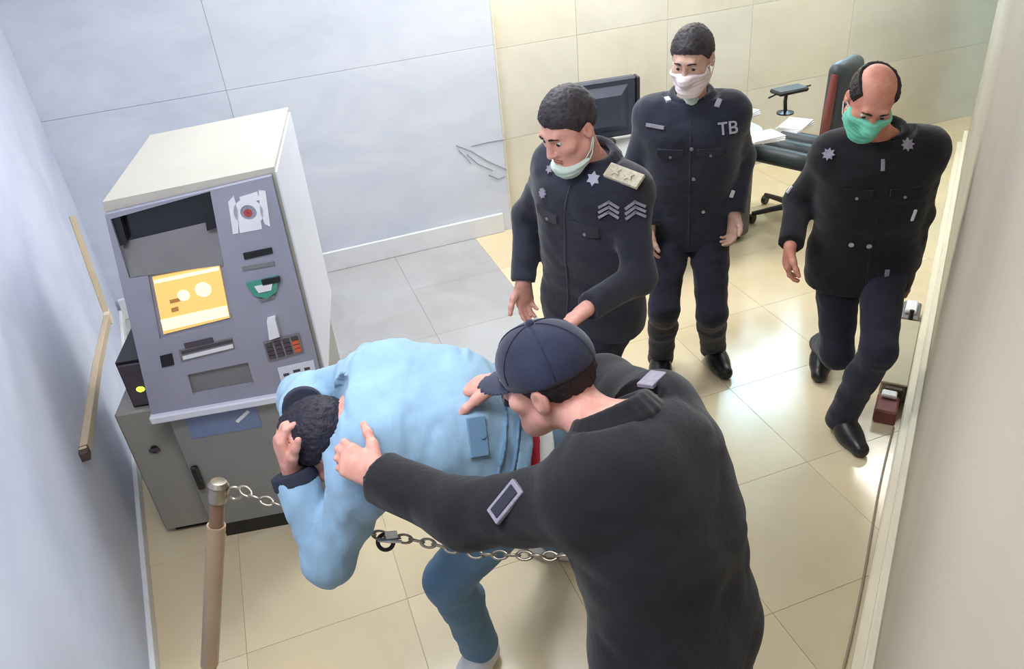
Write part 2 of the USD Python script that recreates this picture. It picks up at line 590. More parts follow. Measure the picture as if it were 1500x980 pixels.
def trousers(P, g=.012, amp=.009, seed=2, h=.008, flare=.018, end=1.06):
    S = Sdf_()
    for i in (-1, 0, 1):
        S.rc(P.hip + P.hlat * i * .075 * P.k, P.hip + P.hlat * i * .07 * P.k + P.up * .10, (.118 + g * .6) * P.k, (.112 + g * .6) * P.k, .05)
    for i in (-1, 1):
        leg(S, P, i, g, .04, end, flare)
    S.cut(folds(amp, 10, seed, (1, 1, 1.8)))
    S.cut(lambda p, d: np.maximum(d, .035 - p[:, 2]))
    return S.mesh(h)


def shoe(P, i, h=.006, lift=None):
    a = P.ank[i]; f = P.toe[i]
    f2 = f
    z0 = a[2] - .085
    lt = unit(np.cross(f2, [0, 0, 1.0]))
    up = np.cross(lt, f2)
    heel = a - up * .045 - f2 * .035
    toe = a - up * .052 + f2 * .165
    S = Sdf_()
    S.rc(a + up * .03, heel + f2 * .02, .046, .042, .02)
    S.rc(heel, a - up * .045 + f2 * .06, .038, .044, .02)
    S.rc(a + f2 * .02 - up * .01, a - up * .045 + f2 * .09, .046, .048, .03)
    S.rc(a - up * .045 + f2 * .06, toe, .050, .038, .03)
    S.plane(a - up * .085, up, .006)
    return S.mesh(h)


def collar_mesh(P, r=.070, tilt=.02, g=.010, hgt=.03, h=.005, gap=.02):
    """a turned-down collar round the neck, open in front"""
    S = Sdf_()
    pts = []
    for a in np.linspace(-math.pi + .35, math.pi - .35, 22):
        # a = 0 at the nape
        pts.append(P.neck + P.lat * math.sin(a) * r * 1.15 * P.k - P.front * math.cos(a) * r * P.k + P.up * (.046 + .014 * math.cos(a)))
    for q in range(len(pts) - 1):
        o = [unit((p - P.neck) - P.up * np.dot(p - P.neck, P.up)) for p in (pts[q], pts[q + 1])]
        for u in (0, .5, 1):
            S.rc(pts[q] - P.up * hgt * u + o[0] * u * .022, pts[q + 1] - P.up * hgt * u + o[1] * u * .022, g, g, .012)
    return S.mesh(h)


def on_body(S, o, d, lift=.0):
    """walks from o along d until the surface"""
    p = A_(o, float); d = unit(d)
    for _ in range(80):
        e = S(p[None], margin=.3)[0]
        if e < .001:
            break
        p = p + d * min(max(e * .7, .0008), .05)
    return p - d * lift


def frame_at(S, p, up):
    e = .006
    n = A_([S((p + e * x)[None], margin=.3)[0] - S((p - e * x)[None], margin=.3)[0] for x in np.eye(3)])
    n = unit(n); x = unit(np.cross(up, n)); y = np.cross(n, x)
    return np.stack([x, y, n], 1)


def badge(S, name, px, mesh, m, t, o_depth, up=(0, 0, 1), lift=.003, roll=0, label=None):
    """sets a flat mesh (xy plane, z out) on the garment where the photograph shows it"""
    d = unit(FW + RT * (px[0] - 750) / FPX + UP * (490 - px[1]) / FPX)
    p = on_body(S, EYE + d * o_depth, d)
    R = frame_at(S, p, A_(up, float))
    if roll:
        c, s_ = math.cos(roll), math.sin(roll)
        R = R @ A_([[c, -s_, 0], [s_, c, 0], [0, 0, 1]])
    return obj(name, moved(mesh, R, p + R[:, 2] * lift), m, t, label=label)


def uniform(S, P, t, m):
    """front placket and chest pocket flaps sewn on a jacket"""
    line = []
    for u in np.linspace(0, 1, 12):
        o = P.neck + (P.hip - P.up * .06 - P.neck) * u - P.up * .03 * (1 - u)
        line.append(on_body(S, o + P.front * .5, -P.front, -.001))
    obj('placket', tube(line, .0055, 8), m, t, True)
    for i in (-1, 1):
        p = on_body(S, P.chest + P.lat * i * .085 - P.up * .035 + P.front * .5, -P.front)
        R = frame_at(S, p, P.up)
        fl = prism([(-.055, .022), (.055, .022), (.055, -.012), (0, -.028), (-.055, -.012)], -.010, .0035)
        q = obj('pocket_flap', moved(fl, R, p), m, t)
        obj('pocket_button', moved(disc(.006, .004), R, p + R @ A_([0, -.014, .005])), M['insignia_grey'], q)


def plate(w, h, d=.004):
    return box(0, 0, d / 2 - .004, w, h, d + .008, .0015)


def disc(r, d=.005):
    return trimesh.creation.cylinder(r, d, sections=18)


def star(n, r1, r2, d=.004):
    a = np.arange(2 * n) * math.pi / n + math.pi / 2
    r = np.where(np.arange(2 * n) % 2 == 0, r1, r2)
    return prism(np.stack([r * np.cos(a), r * np.sin(a)], 1), -.002, d)


# ------------------------------------------------------------------ materials
M = {}


def mk(name, *a, **k):
    M[name] = mat(name, *a, **k)


mk('marble_cool', (214, 220, 232), .35, .4, var2=(196, 202, 216), scale=2.2, stretch=(1, 1, 2), bump=.02, bscale=20)
mk('marble_cool_b', (218, 222, 232), .35, .4, var2=(200, 206, 220), scale=1.7, stretch=(1, 1, 2), bump=.02, bscale=20)
mk('paint_left', (212, 218, 236), .6, .3, var2=(192, 198, 220), scale=1.6, bump=.05, bscale=25)
mk('stone_right', (178, 167, 151), .5, .3, var2=(164, 153, 138), scale=1.3, stretch=(1, 1, .5), bump=.03, bscale=30)
mk('marble_warm', (224, 218, 203), .4, .35, var2=(210, 204, 188), scale=1.8, stretch=(1, 1, 1.5))
mk('marble_warm_b', (221, 217, 206), .4, .35, var2=(206, 203, 190), scale=1.4, stretch=(1, 1, 1.5))
mk('floor_tile', (222, 206, 172), .19, .6, var2=(208, 190, 156), scale=1.5)
mk('floor_tile_b', (224, 209, 177), .19, .6, var2=(210, 193, 160), scale=1.2)
mk('floor_tile_grey', (178, 178, 180), .18, .5, var2=(162, 160, 160), scale=1.5)
mk('floor_joint', (204, 190, 160), .7)
mk('wall_joint', (200, 204, 214), .8)
mk('wall_joint_warm', (200, 194, 172), .8)
mk('ceiling_paint', (236, 236, 232), .8)
mk('trim_white', (226, 226, 228), .4, .4, var=.05, scale=5)
mk('trim_warm', (222, 212, 190), .4, .4, var=.05, scale=4)
mk('trunking', (200, 180, 150), .5)
mk('scuff', (150, 152, 168), .9)
mk('glass_frame', (210, 210, 206), .4)
mk('atm_shell', (186, 181, 170), .42, .4, var=.03, scale=6)
mk('atm_face', (150, 150, 166), .40, .4, var=.05, scale=7)
mk('atm_side', (214, 216, 230), .42, .4)
mk('atm_grey', (124, 122, 124), .3, .5, var=.06, scale=5)
mk('atm_safe', (150, 148, 142), .42, .4, var=.05, scale=5)
mk('atm_door', (134, 134, 134), .42, .4, var=.05, scale=4)
mk('black_plastic', (26, 26, 32), .35)
mk('dark_glass', (24, 25, 36), .08, .6)
mk('label_white', (226, 226, 232), .5)
mk('label_red', (176, 70, 64), .5)
mk('label_blue', (112, 128, 164), .4, var=.08, scale=20)
mk('label_teal', (70, 150, 130), .4)
mk('orange_key', (206, 96, 60), .5)
mk('key_dark', (74, 66, 76), .4)
mk('screen', (240, 200, 120), .4, emit=((250, 196, 104), .28))
mk('screen_light', (250, 236, 200), .3, emit=((255, 236, 195), .4))
mk('screen_dark', (120, 90, 50), .3, emit=((190, 130, 70), .35))
mk('led', (190, 230, 60), .3, emit=((180, 240, 50), 2.0))
mk('bronze', (128, 98, 78), .38, .5, var=.12, scale=14)
mk('bronze_light', (172, 146, 120), .4, .5, var=.1, scale=14)
mk('chain_metal', (168, 158, 144), .3, metal=.85)
mk('steel', (190, 192, 196), .28, metal=.9)
mk('navy_cloth', (40, 41, 54), .85, .25, var=.25, scale=5, bump=.12, bscale=90, sheen=.2)
mk('navy_cloth_b', (43, 46, 61), .85, .25, var=.22, scale=5, bump=.12, bscale=90, sheen=.2)
mk('black_cloth', (28, 28, 33), .88, .2, var=.2, scale=6, bump=.12, bscale=90, sheen=.15)
mk('trouser_navy', (36, 37, 50), .88, .2, var=.2, scale=6, bump=.1, bscale=80, sheen=.15)
mk('cap_cloth', (40, 44, 66), .8, .25, var=.3, scale=8, bump=.12, bscale=110, sheen=.2)
mk('denim_light', (144, 177, 203), .85, .2, var=.12, scale=7, bump=.1, bscale=90, sheen=.15)
mk('denim_seam', (108, 142, 172), .85)
mk('denim_dark', (92, 124, 152), .85, .2, var=.14, scale=7, bump=.12, bscale=90, sheen=.1)
mk('cuff_dark', (38, 42, 60), .85)
mk('shoe_black', (24, 23, 27), .35, .5)
mk('shoe_pale', (214, 214, 222), .5)
mk('sock_red', (150, 60, 66), .9)
mk('white_cloth', (226, 226, 224), .85)
mk('red_band', (206, 40, 66), .8)
mk('skin', (212, 158, 136), .5, .35, var2=(196, 138, 118), scale=30)
mk('skin_ruddy', (206, 146, 126), .5, .35, var2=(192, 122, 102), scale=25)
mk('skin_pink', (222, 168, 152), .5, .35, var2=(206, 142, 128), scale=28)
mk('skin_pale', (206, 170, 152), .5, .35, var2=(186, 146, 128), scale=30)
mk('lips', (170, 98, 88), .45)
mk('eye', (190, 180, 174), .25)
mk('iris', (40, 28, 24), .2)
mk('hair_dark', (38, 32, 34), .6, .3, var=.3, scale=40, bump=.4, bscale=160)
mk('hair_grey', (72, 68, 74), .6, .3, var2=(40, 34, 36), scale=16, bump=.25, bscale=160)
mk('hair_black', (34, 32, 46), .5, .35, var=.4, scale=40, bump=.4, bscale=160)
mk('mask_white', (232, 218, 220), .8, .2)
mk('mask_green', (100, 190, 160), .8, .2, var2=(128, 204, 180), scale=14)
mk('mask_pale', (196, 212, 202), .8, .2)
mk('insignia', (176, 178, 196), .5, .4)
mk('insignia_gold', (216, 208, 186), .5, .4, var2=(180, 172, 150), scale=60)
mk('insignia_grey', (150, 144, 158), .6, var2=(120, 116, 132), scale=60)
mk('desk_top', (160, 160, 160), .4, var=.05, scale=5)
mk('desk_front', (86, 86, 88), .5, var=.08, scale=6)
mk('desk_dark', (52, 52, 56), .5)
mk('leather', (62, 68, 82), .45, .4, var=.12, scale=9, bump=.1, bscale=40)
mk('leather_green', (58, 66, 72), .45, .4, var=.12, scale=9, bump=.1, bscale=40)
mk('leather_brown', (120, 62, 56), .5)
mk('paper', (230, 232, 236), .8)
mk('box_beige', (182, 172, 146), .55, var=.06, scale=9)
mk('box_dark', (74, 62, 56), .6)
mk('box_red', (112, 58, 54), .6)
mk('cable', (150, 138, 116), .6)
PANE = usdkit.material(stage, '/World/Looks/window_glass', {
    't': ('transparent_bsdf', {'color': (1, 1, 1)}), 'g': ('glossy_bsdf', {'roughness': .02, 'color': (1, 1, 1)}), 'm': ('mix_closure', {'fac': .06})},
    [('t.BSDF', 'm.closure1'), ('g.BSDF', 'm.closure2')], surface='m.closure')

# ------------------------------------------------------------------ the room
CORNER, NEAR_L = A_([-2.52, 4.54, 0]), A_([-1.40, 1.82, 0])
C_EDGE = A_([.075, 5.31, 0])
RW_F, RW_N = at(1403, 235, 0), at(1262, 975, 0)
HT = 2.95


def frame2(a, b):
    """x along a->b, y = horizontal normal (left of it), z up"""
    x = unit(b - a); return np.stack([x, np.cross([0, 0, 1.0], x), A_([0, 0, 1.0])], 1)


def at_y(a, b, y):
    return a + (b - a) * (y - a[1]) / (b[1] - a[1])


def clad(parent, L, z1, x_cuts, z_cuts, mats, gap=.0008, thick=.012, name='panel'):
    """stone panels on a wall's face; local x along the wall, y towards the room = -y"""
    for i in range(len(x_cuts) - 1):
        for j in range(len(z_cuts) - 1):
            d = RNG.uniform(0, .0003)
            obj(name, boxb(x_cuts[i] + gap, x_cuts[i + 1] - gap, -thick - d, 0, z_cuts[j] + gap, z_cuts[j + 1] - gap, .0015), M[mats[(i * 3 + j * 2) % len(mats)]], parent)


# floor: a bed and polished stone tiles laid square to the back wall
fl = thing('floor', kind='structure')
obj('bed', boxb(-3.2, 6.2, -1.2, 9.5, -.10, -.004), M['floor_joint'], fl)
FB = frame2(CORNER, C_EDGE)
TS = .60
for i in range(-1, 12):
    for j in range(-4, 13):
        loc = CORNER + FB[:, 0] * (i * TS + .02) - FB[:, 1] * (j * TS - .02)
        c = loc + FB[:, 0] * TS / 2 - FB[:, 1] * TS / 2
        if not (-.6 < c[1] < 8.0) or c[0] > 5.5:
            continue
        lx = at_y(CORNER, NEAR_L, min(c[1], 4.8))[0] - .45
        rx = at_y(RW_F, RW_N, min(c[1], 5.8))[0] + .45
        if c[1] < 5.4 and (c[0] < lx or c[0] > rx):
            continue
        if c[1] >= 5.4 and c[0] < -1.2:
            continue
        grey = j < 3 and i < 4 and (c - CORNER) @ FB[:, 1] > -1.7
        m = M['floor_tile_grey'] if grey else M[('floor_tile', 'floor_tile_b')[(i + j) % 2]]
        obj('tile', moved(boxb(.0007, TS - .0007, -TS + .0007, -.0007, -.02, 0, .0006), FB, loc), m, fl)

# back wall of marble panels (faces the camera), its end is the corner of the passage
Lb = np.linalg.norm(C_EDGE - CORNER)
wb = thing('wall_back', loc=CORNER, rot=FB, kind='structure')
obj('core', boxb(-.2, Lb, 0, .22, 0, HT), M['wall_joint'], wb)
clad(wb, Lb, HT, [-.02, 1.02, Lb], [0, 1.30, 2.35, HT], ['marble_cool', 'marble_cool_b'])
obj('end_panel', boxb(Lb, Lb + .012, -.012, .22, 0, HT, .001), M['marble_warm'], wb)


def on_back(px, py):
    p = on_plane(px, py, CORNER - FB[:, 1] * .014, FB[:, 1])
    return (p - CORNER) @ FB


for pts in ([(668, 213), (690, 221), (714, 236), (742, 248)], [(672, 220), (684, 232), (690, 240)], [(690, 214), (716, 208), (740, 204)], [(716, 256), (730, 262), (740, 258)], [(684, 226), (700, 240), (722, 250)]):
    q = A_([on_back(*p) for p in pts])
    q[:, 1] = -.0135
    obj('scuff_mark', tube(q, .0035, 6), M['scuff'], wb)
bb = struct('baseboard_back', moved(boxb(.02, Lb - .06, -.034, -.0135, 0, .145, .004), FB, CORNER), M['trim_white'])

# left wall
LN = at_y(CORNER, NEAR_L, -.35)
FLt = frame2(LN, CORNER)
Ll = np.linalg.norm(CORNER - LN)
wl = thing('wall_left', loc=LN, rot=FLt, kind='structure')
obj('plaster', boxb(-.1, Ll + .25, 0, .2, 0, HT), M['paint_left'], wl)
struct('baseboard_left', moved(boxb(.1, Ll - .02, -.02, 0, 0, .07, .003), FLt, LN), M['trim_white'])

# right wall with its deep plinth
RN = at_y(RW_F, RW_N, -.35)
FR = frame2(RW_F, RN)
Lr = np.linalg.norm(RN - RW_F)
wr = thing('wall_right', loc=RW_F, rot=FR, kind='structure')
obj('plaster', boxb(0, Lr + .1, .03, .25, 0, HT), M['stone_right'], wr)
struct('baseboard_right', moved(cat(boxb(0, Lr, -.03, .03, 0, .15, .006), boxb(0, Lr, .0, .03, .147, .24, .006)), FR, RW_F), M['trim_warm'])
# rear, behind the camera
wre = struct('wall_rear', moved(boxb(-.4, 1.2, -.2, 0, 0, HT), None, (-.75, -.36, 0)), M['stone_right'])
# far wall of the passage room
FAR_O = CORNER + FB[:, 1] * .14
wf = thing('wall_far', loc=FAR_O, rot=FB, kind='structure')
WX0, WX1, WZ0, WZ1 = 4.75, 5.65, 1.58, 2.86
for b in (boxb(Lb - .3, WX0, 0, .2, 0, HT), boxb(WX1, 8.3, 0, .2, 0, HT), boxb(WX0, WX1, 0, .2, 0, WZ0), boxb(WX0, WX1, 0, .2, WZ1, HT)):
    obj('core', b, M['wall_joint_warm'], wf)
xs = [Lb + .014, 3.35, 4.05, WX0, WX1, 7.3, 8.3]
for i in range(len(xs) - 1):
    zs = [0, .62, 1.24, WZ0, WZ1, HT]
    for j in range(len(zs) - 1):
        if xs[i] == WX0 and zs[j] == WZ0:
            continue
        obj('panel', boxb(xs[i] + .001, xs[i + 1] - .001, -.012 - RNG.uniform(0, .0003), 0, zs[j] + .001, zs[j + 1] - .001, .0012), M[('marble_warm', 'marble_warm_b')[(i + j) % 2]], wf)
win = thing('window_1', loc=FAR_O, rot=FB, kind='structure')
fr = .05
obj('frame', cat(boxb(WX0, WX1, .02, .10, WZ0, WZ0 + fr), boxb(WX0, WX1, .02, .10, WZ1 - fr, WZ1), boxb(WX0, WX0 + fr, .02, .10, WZ0 + fr, WZ1 - fr), boxb(WX1 - fr, WX1, .02, .10, WZ0 + fr, WZ1 - fr), boxb((WX0 + WX1) / 2 - .02, (WX0 + WX1) / 2 + .02, .02, .10, WZ0 + fr, WZ1 - fr)), M['glass_frame'], win)
for a, b in ((WX0 + fr, (WX0 + WX1) / 2 - .02), ((WX0 + WX1) / 2 + .02, WX1 - fr)):
    obj('pane', boxb(a, b, .055, .060, WZ0 + fr, WZ1 - fr), PANE, win)
obj('sill', boxb(WX0 - .05, WX1 + .05, -.05, .10, WZ0 - .03, WZ0, .004), M['marble_warm'], win)
# side walls of the passage room, out of view
struct('wall_side_far', moved(boxb(8.1, 8.3, -3.2, .3, 0, HT), FB, CORNER), M['marble_warm'])
qs = CORNER + FB[:, 0] * 8.2 - FB[:, 1] * 3.0
FQ = frame2(RW_F, qs)
struct('wall_return', moved(boxb(.15, np.linalg.norm(qs - RW_F), -.2, 0, 0, HT), FQ, RW_F + FR[:, 1] * .25), M['marble_warm'])
struct('ceiling', moved(boxb(-2.6, 8.3, -7.2, .34, HT, HT + .1), FB, CORNER), M['ceiling_paint'])

# cable trunking on the left wall: down the corner, then along towards the camera
wn = FLt[:, 1]


def on_left(px, py, off=.014):
    return on_plane(px, py, LN - wn * off, wn)


def strip(pts, w, d):
    ms = []
    for a, b in zip(pts[:-1], pts[1:]):
        x = unit(b - a); z = -wn; y = np.cross(z, x)
        ms.append(moved(boxb(-.004, np.linalg.norm(b - a) + .004, -w / 2, w / 2, -d / 2, d / 2, .003), np.stack([x, y, z], 1), a))
    return cat(*ms)


tr = thing('cable_trunking', 'thin beige cable trunking bent on the pale left wall behind the cash machine', 'trunking')
pts = [on_left(*p) for p in ((106, 318), (134, 398), (158, 464), (143, 535), (124, 664))]
obj('channel', strip(pts[:3], .045, .028), M['trunking'], tr)
obj('channel', strip(pts[2:], .045, .028), M['trunking'], tr)
obj('elbow', moved(box(0, 0, 0, .075, .034, .075, .006), FLt, pts[2]), M['trim_warm'], tr)
obj('end_cap', moved(box(0, 0, 0, .05, .032, .04, .004), FLt, pts[-1]), M['box_dark'], tr)

# ------------------------------------------------------------------ cash machine
ATM_O = at(246, 785, 0)
th = math.radians(7)
AR = A_([[math.cos(th), -math.sin(th), 0], [math.sin(th), math.cos(th), 0], [0, 0, 1]])
atm = thing('cash_machine', 'grey free-standing cash machine with glowing yellow screen in the corner', 'cash machine', ATM_O, AR)
obj('safe_body', boxb(0, .81, 0, .62, .03, .66, .008), M['atm_safe'], atm)
obj('plinth', boxb(.03, .78, .03, .58, 0, .03), M['black_plastic'], atm)
dr = obj('safe_door', boxb(.215, .80, -.085, -.0005, .075, .655, .010), M['atm_door'], atm)
obj('kick_plate', boxb(.26, .79, -.07, -.001, 0, .073), M['black_plastic'], atm)
obj('handle', cat(boxb(.235, .262, -.108, -.0855, .30, .42, .006)), M['black_plastic'], dr)
obj('sticker', boxb(.28, .55, -.0875, -.0845, .545, .645, .001), M['label_blue'], dr)
obj('sticker_mark', moved(boxb(-.035, .035, -.0895, -.0870, -.007, .007, .001), A_([[.8, 0, -.6], [0, 1, 0], [.6, 0, .8]]), (.49, 0, .61)), M['label_white'], dr)
kh = trimesh.creation.cylinder(.016, .012, sections=18)
obj('key_lock', moved(kh, A_([[1, 0, 0], [0, 0, 1], [0, -1, 0]]), (.095, -.004, .47)), M['black_plastic'], atm)
obj('lock_slot', boxb(.075, .118, -.0125, -.0098, .462, .478, .002), M['key_dark'], atm)
# head: a tapered hood, front at v = -.1
FV = -.105
zt0, zt1, zb = 1.495, 1.565, .69


def hexa(x0, x1, X0, X1, y0, y1, z0, z1, zt=None):
    """bottom x0..x1 at z0, top X0..X1 at z1"""
    z1b = z1 if zt is None else zt
    v = A_([(x0, y0, z0), (x1, y0, z0), (x1, y1, z0), (x0, y1, z0), (X0, y0, z1), (X1, y0, z1b), (X1, y1, z1b), (X0, y1, z1)])
    return trimesh.convex.convex_hull(v)


HL0, HL1, HR0, HR1 = .175, .285, .835, .845
QW, QH = .62, .84
SRC = A_([(160, 305), (405, 228), (475, 545), (225, 600)], float)
DST = A_([(HL1, 1.50), (HR1, 1.555), (HR0, .69), (HL0, .69)], float)


def homography(a, b):
    m, r = [], []
    for (x, y), (u, v) in zip(a, b):
        m += [[x, y, 1, 0, 0, 0, -u * x, -u * y], [0, 0, 0, x, y, 1, -v * x, -v * y]]; r += [u, v]
    return np.append(np.linalg.solve(A_(m), A_(r)), 1).reshape(3, 3)


HM = homography(SRC, DST)


def fu(px, py):
    q = HM @ A_([px, py, 1.0])
    return q[:2] / q[2]


def quad(p, y0, y1, shrink=0):
    """a slab on the face whose front outline is four points of the photograph"""
    q = [fu(*a) for a in p]
    return trimesh.convex.convex_hull(A_([(u, y, v) for u, v in q for y in (y0, y1)]))


# shell: side walls, top, bottom, back, and the face pieces round the sign recess
DB = .66
TL, TR = fu(160, 305), fu(405, 228)
shell = trimesh.convex.convex_hull(A_([(HL1, y, 1.53) for y in (FV + .03, DB)] + [(HR1, y, 1.565) for y in (FV + .03, DB)] + [(HL0, y, zb) for y in (FV + .03, DB - .1)] + [(HR0, y, zb) for y in (FV + .03, DB - .1)]))
import manifold3d as m3


def man(t):
    return m3.Manifold(m3.Mesh(np.asarray(t.vertices, np.float32), np.asarray(t.faces, np.uint32)))


def unman(x):
    m = x.to_mesh()
    return trimesh.Trimesh(m.vert_properties[:, :3], m.tri_verts, process=True)


rec = [(170, 312), (312, 262), (330, 372), (196, 398)]
hole = quad(rec, FV - .05, FV + .16)
obj('hood', unman(man(shell) - man(hole)), M['atm_shell'], atm)
face = trimesh.convex.convex_hull(A_([(HL1 + .004, y, 1.497) for y in (FV, FV + .029)] + [(HR1 - .012, y, 1.545) for y in (FV, FV + .029)] + [(HL0 + .004, y, zb + .01) for y in (FV, FV + .029)] + [(HR0 - .012, y, zb + .01) for y in (FV, FV + .029)]))
scr = [(228, 396), (323, 371), (337, 450), (243, 479)]
slot_cash = [(276, 536), (362, 514), (370, 545), (284, 565)]
fc = man(face) - man(hole) - man(quad([(222, 392), (328, 364), (343, 456), (238, 486)], FV - .02, FV + .012)) - man(quad(slot_cash, FV - .02, FV + .02))
fp = obj('face_panel', unman(fc), M['atm_face'], atm)
obj('right_side_panel', hexa(HR0, HR0 + .006, HR1, HR1 + .006, FV + .02, DB - .02, zb + .02, 1.55), M['atm_side'], atm)
sg = obj('sign_recess_back', quad([(170, 312), (312, 262), (322, 330), (186, 372)], FV + .045, FV + .05), M['dark_glass'], atm)
obj('recess_side', quad([(298, 268), (312, 262), (320, 318), (306, 324)], FV + .012, FV + .04), M['black_plastic'], sg)
obj('recess_side', quad([(170, 312), (182, 309), (192, 348), (180, 354)], FV + .012, FV + .04), M['black_plastic'], sg)
# sloping sill beneath the dark opening
a, b, c, d = fu(180, 354), fu(319, 312), fu(329, 372), fu(197, 397)
sill = trimesh.convex.convex_hull(A_([(a[0], FV + .045, a[1]), (b[0], FV + .045, b[1]), (c[0], FV + .002, c[1]), (d[0], FV + .002, d[1]), (c[0], FV + .06, c[1]), (d[0], FV + .06, d[1])]))
obj('sloping_sill', sill, M['atm_grey'], atm)
sc = obj('screen', quad(scr, FV + .004, FV + .011), M['screen'], atm, label='glowing yellow screen')
obj('screen_bar', quad([(239, 458), (333, 432), (336, 447), (243, 474)], FV + .002, FV + .005), M['screen_light'], sc)
obj('screen_bar', quad([(230, 400), (322, 375), (323, 380), (231, 405)], FV + .002, FV + .005), M['screen_light'], sc)
for p in ([(252, 428), (266, 424), (267, 429), (253, 433)], [(254, 440), (264, 437), (265, 443), (255, 446)]):
    obj('screen_icon', quad(p, FV + .002, FV + .005), M['screen_dark'], sc)
for (x, y, r) in ((272, 420, 9), (300, 410, 12)):
    p = [(x + r * math.cos(a), y + r * .9 * math.sin(a)) for a in np.arange(14) * 2 * math.pi / 14]
    obj('screen_icon', quad(p, FV + .002, FV + .0045), M['screen_light'], sc)
# logo: white ring between two notched wings, red dot
lg = obj('logo', quad([(338, 276), (346, 266), (352, 290), (352, 322), (344, 324)], FV - .004, FV + .002), M['label_white'], atm)
obj('logo_wing', quad([(382, 256), (392, 256), (398, 310), (390, 306), (384, 290)], FV - .004, FV + .002), M['label_white'], lg)


def ring_on(px, py, r0, r1, y0, y1):
    c = fu(px, py)
    ang = np.linspace(0, 2 * math.pi, 25)[:-1]
    o = trimesh.creation.annulus(r0, r1, y1 - y0, sections=28)
    return moved(o, A_([[1, 0, 0], [0, 0, 1], [0, -1, 0]]), (c[0], (y0 + y1) / 2, c[1]))


obj('logo_ring', ring_on(367, 290, .026, .048, FV - .004, FV + .002), M['label_white'], lg)
obj('logo_bar', quad([(354, 268), (380, 258), (384, 270), (358, 280)], FV - .003, FV + .002), M['label_white'], lg)
obj('logo_bar', quad([(352, 306), (384, 298), (386, 314), (354, 322)], FV - .003, FV + .002), M['label_white'], lg)
obj('logo_dot', ring_on(366, 291, .003, .013, FV - .004, FV + .002), M['label_red'], lg)
obj('receipt_slot', quad([(358, 352), (399, 341), (401, 349), (360, 361)], FV - .006, FV + .002), M['black_plastic'], atm)
obj('receipt_lip', quad([(356, 373), (402, 362), (403, 366), (357, 377)], FV - .008, FV + .002), M['atm_grey'], atm)
cr = obj('card_reader', quad([(362, 396), (408, 382), (406, 404), (392, 416), (372, 412)], FV - .014, FV + .002), M['label_teal'], atm, label='teal card reader')
obj('card_slot', quad([(384, 388), (411, 381), (411, 389), (386, 396)], FV - .019, FV - .011), M['black_plastic'], cr)
obj('card_lip', quad([(374, 398), (400, 391), (398, 402), (380, 407)], FV - .019, FV - .011), M['label_white'], cr)
obj('card_stand', quad([(380, 418), (402, 410), (403, 415), (382, 423)], FV - .008, FV + .002), M['atm_grey'], atm)
kp = obj('keypad', quad([(384, 482), (436, 466), (442, 494), (391, 510)], FV - .008, FV + .002), M['atm_grey'], atm)
for r in range(4):
    for q in range(4):
        s0 = (387 + 12.3 * q + 1.7 * r, 484 - 3.9 * q + 5.8 * r)
        obj('key', quad([s0, (s0[0] + 9.5, s0[1] - 2.8), (s0[0] + 10.6, s0[1] + 1.6), (s0[0] + 1.2, s0[1] + 4.4)], FV - .013, FV - .007), M['orange_key' if q == 3 and r > 0 else 'key_dark'], kp)
obj('privacy_shield', quad([(391, 446), (403, 442), (409, 468), (394, 474)], FV - .03, FV + .002), M['label_white'], atm)
st = obj('instruction_label', quad([(404, 520), (456, 506), (460, 530), (410, 545)], FV - .003, FV + .002), M['atm_side'], atm)
for (x, y, w) in ((412, 528, 8), (426, 522, 10), (442, 518, 8), (416, 538, 6), (432, 533, 12)):
    obj('label_print', quad([(x, y), (x + w, y - w * .26), (x + w + 1, y + 3 - w * .26), (x + 1, y + 4)], FV - .0045, FV - .002), M['key_dark'], st)
kb = obj('key_strip', quad([(264, 500), (340, 478), (344, 494), (268, 517)], FV - .004, FV + .002), M['atm_grey'], atm)
obj('strip_print', quad([(272, 490), (312, 479), (314, 486), (274, 497)], FV - .006, FV + .002), M['key_dark'], kb)
obj('light_bar', quad([(270, 508), (341, 487), (342, 492), (271, 513)], FV - .008, FV - .003), M['label_white'], kb)
obj('dark_bar', quad([(268, 501), (340, 480), (341, 484), (269, 505)], FV - .007, FV - .003), M['key_dark'], kb)
obj('camera_eye', quad([(238, 510), (255, 505), (258, 521), (241, 526)], FV - .005, FV + .002), M['black_plastic'], atm)
obj('cash_tray', quad(slot_cash, FV + .016, FV + .024), M['atm_grey'], atm)
obj('front_lip', boxb(HL0 - .004, HR0 + .008, FV - .022, FV + .05, zb - .022, zb + .012, .006), M['atm_side'], atm)

# black box with a green lamp standing on the safe's ledge left of the hood
ub = thing('power_unit', 'black box with a lit green lamp on the left ledge of the cash machine', 'power unit', ATM_O + AR @ A_([.072, .0, .661]), AR)
obj('case', hexa(.0, .10, .0, .10, .03, .40, 0, .21), M['black_plastic'], ub)
obj('front_bezel', boxb(.006, .094, .018, .0305, .01, .20, .004), M['key_dark'], ub)
ld = trimesh.creation.icosphere(2, .016)
obj('lamp', moved(ld, np.diag([1, .5, .8]), (.055, .018, .085)), M['led'], ub)

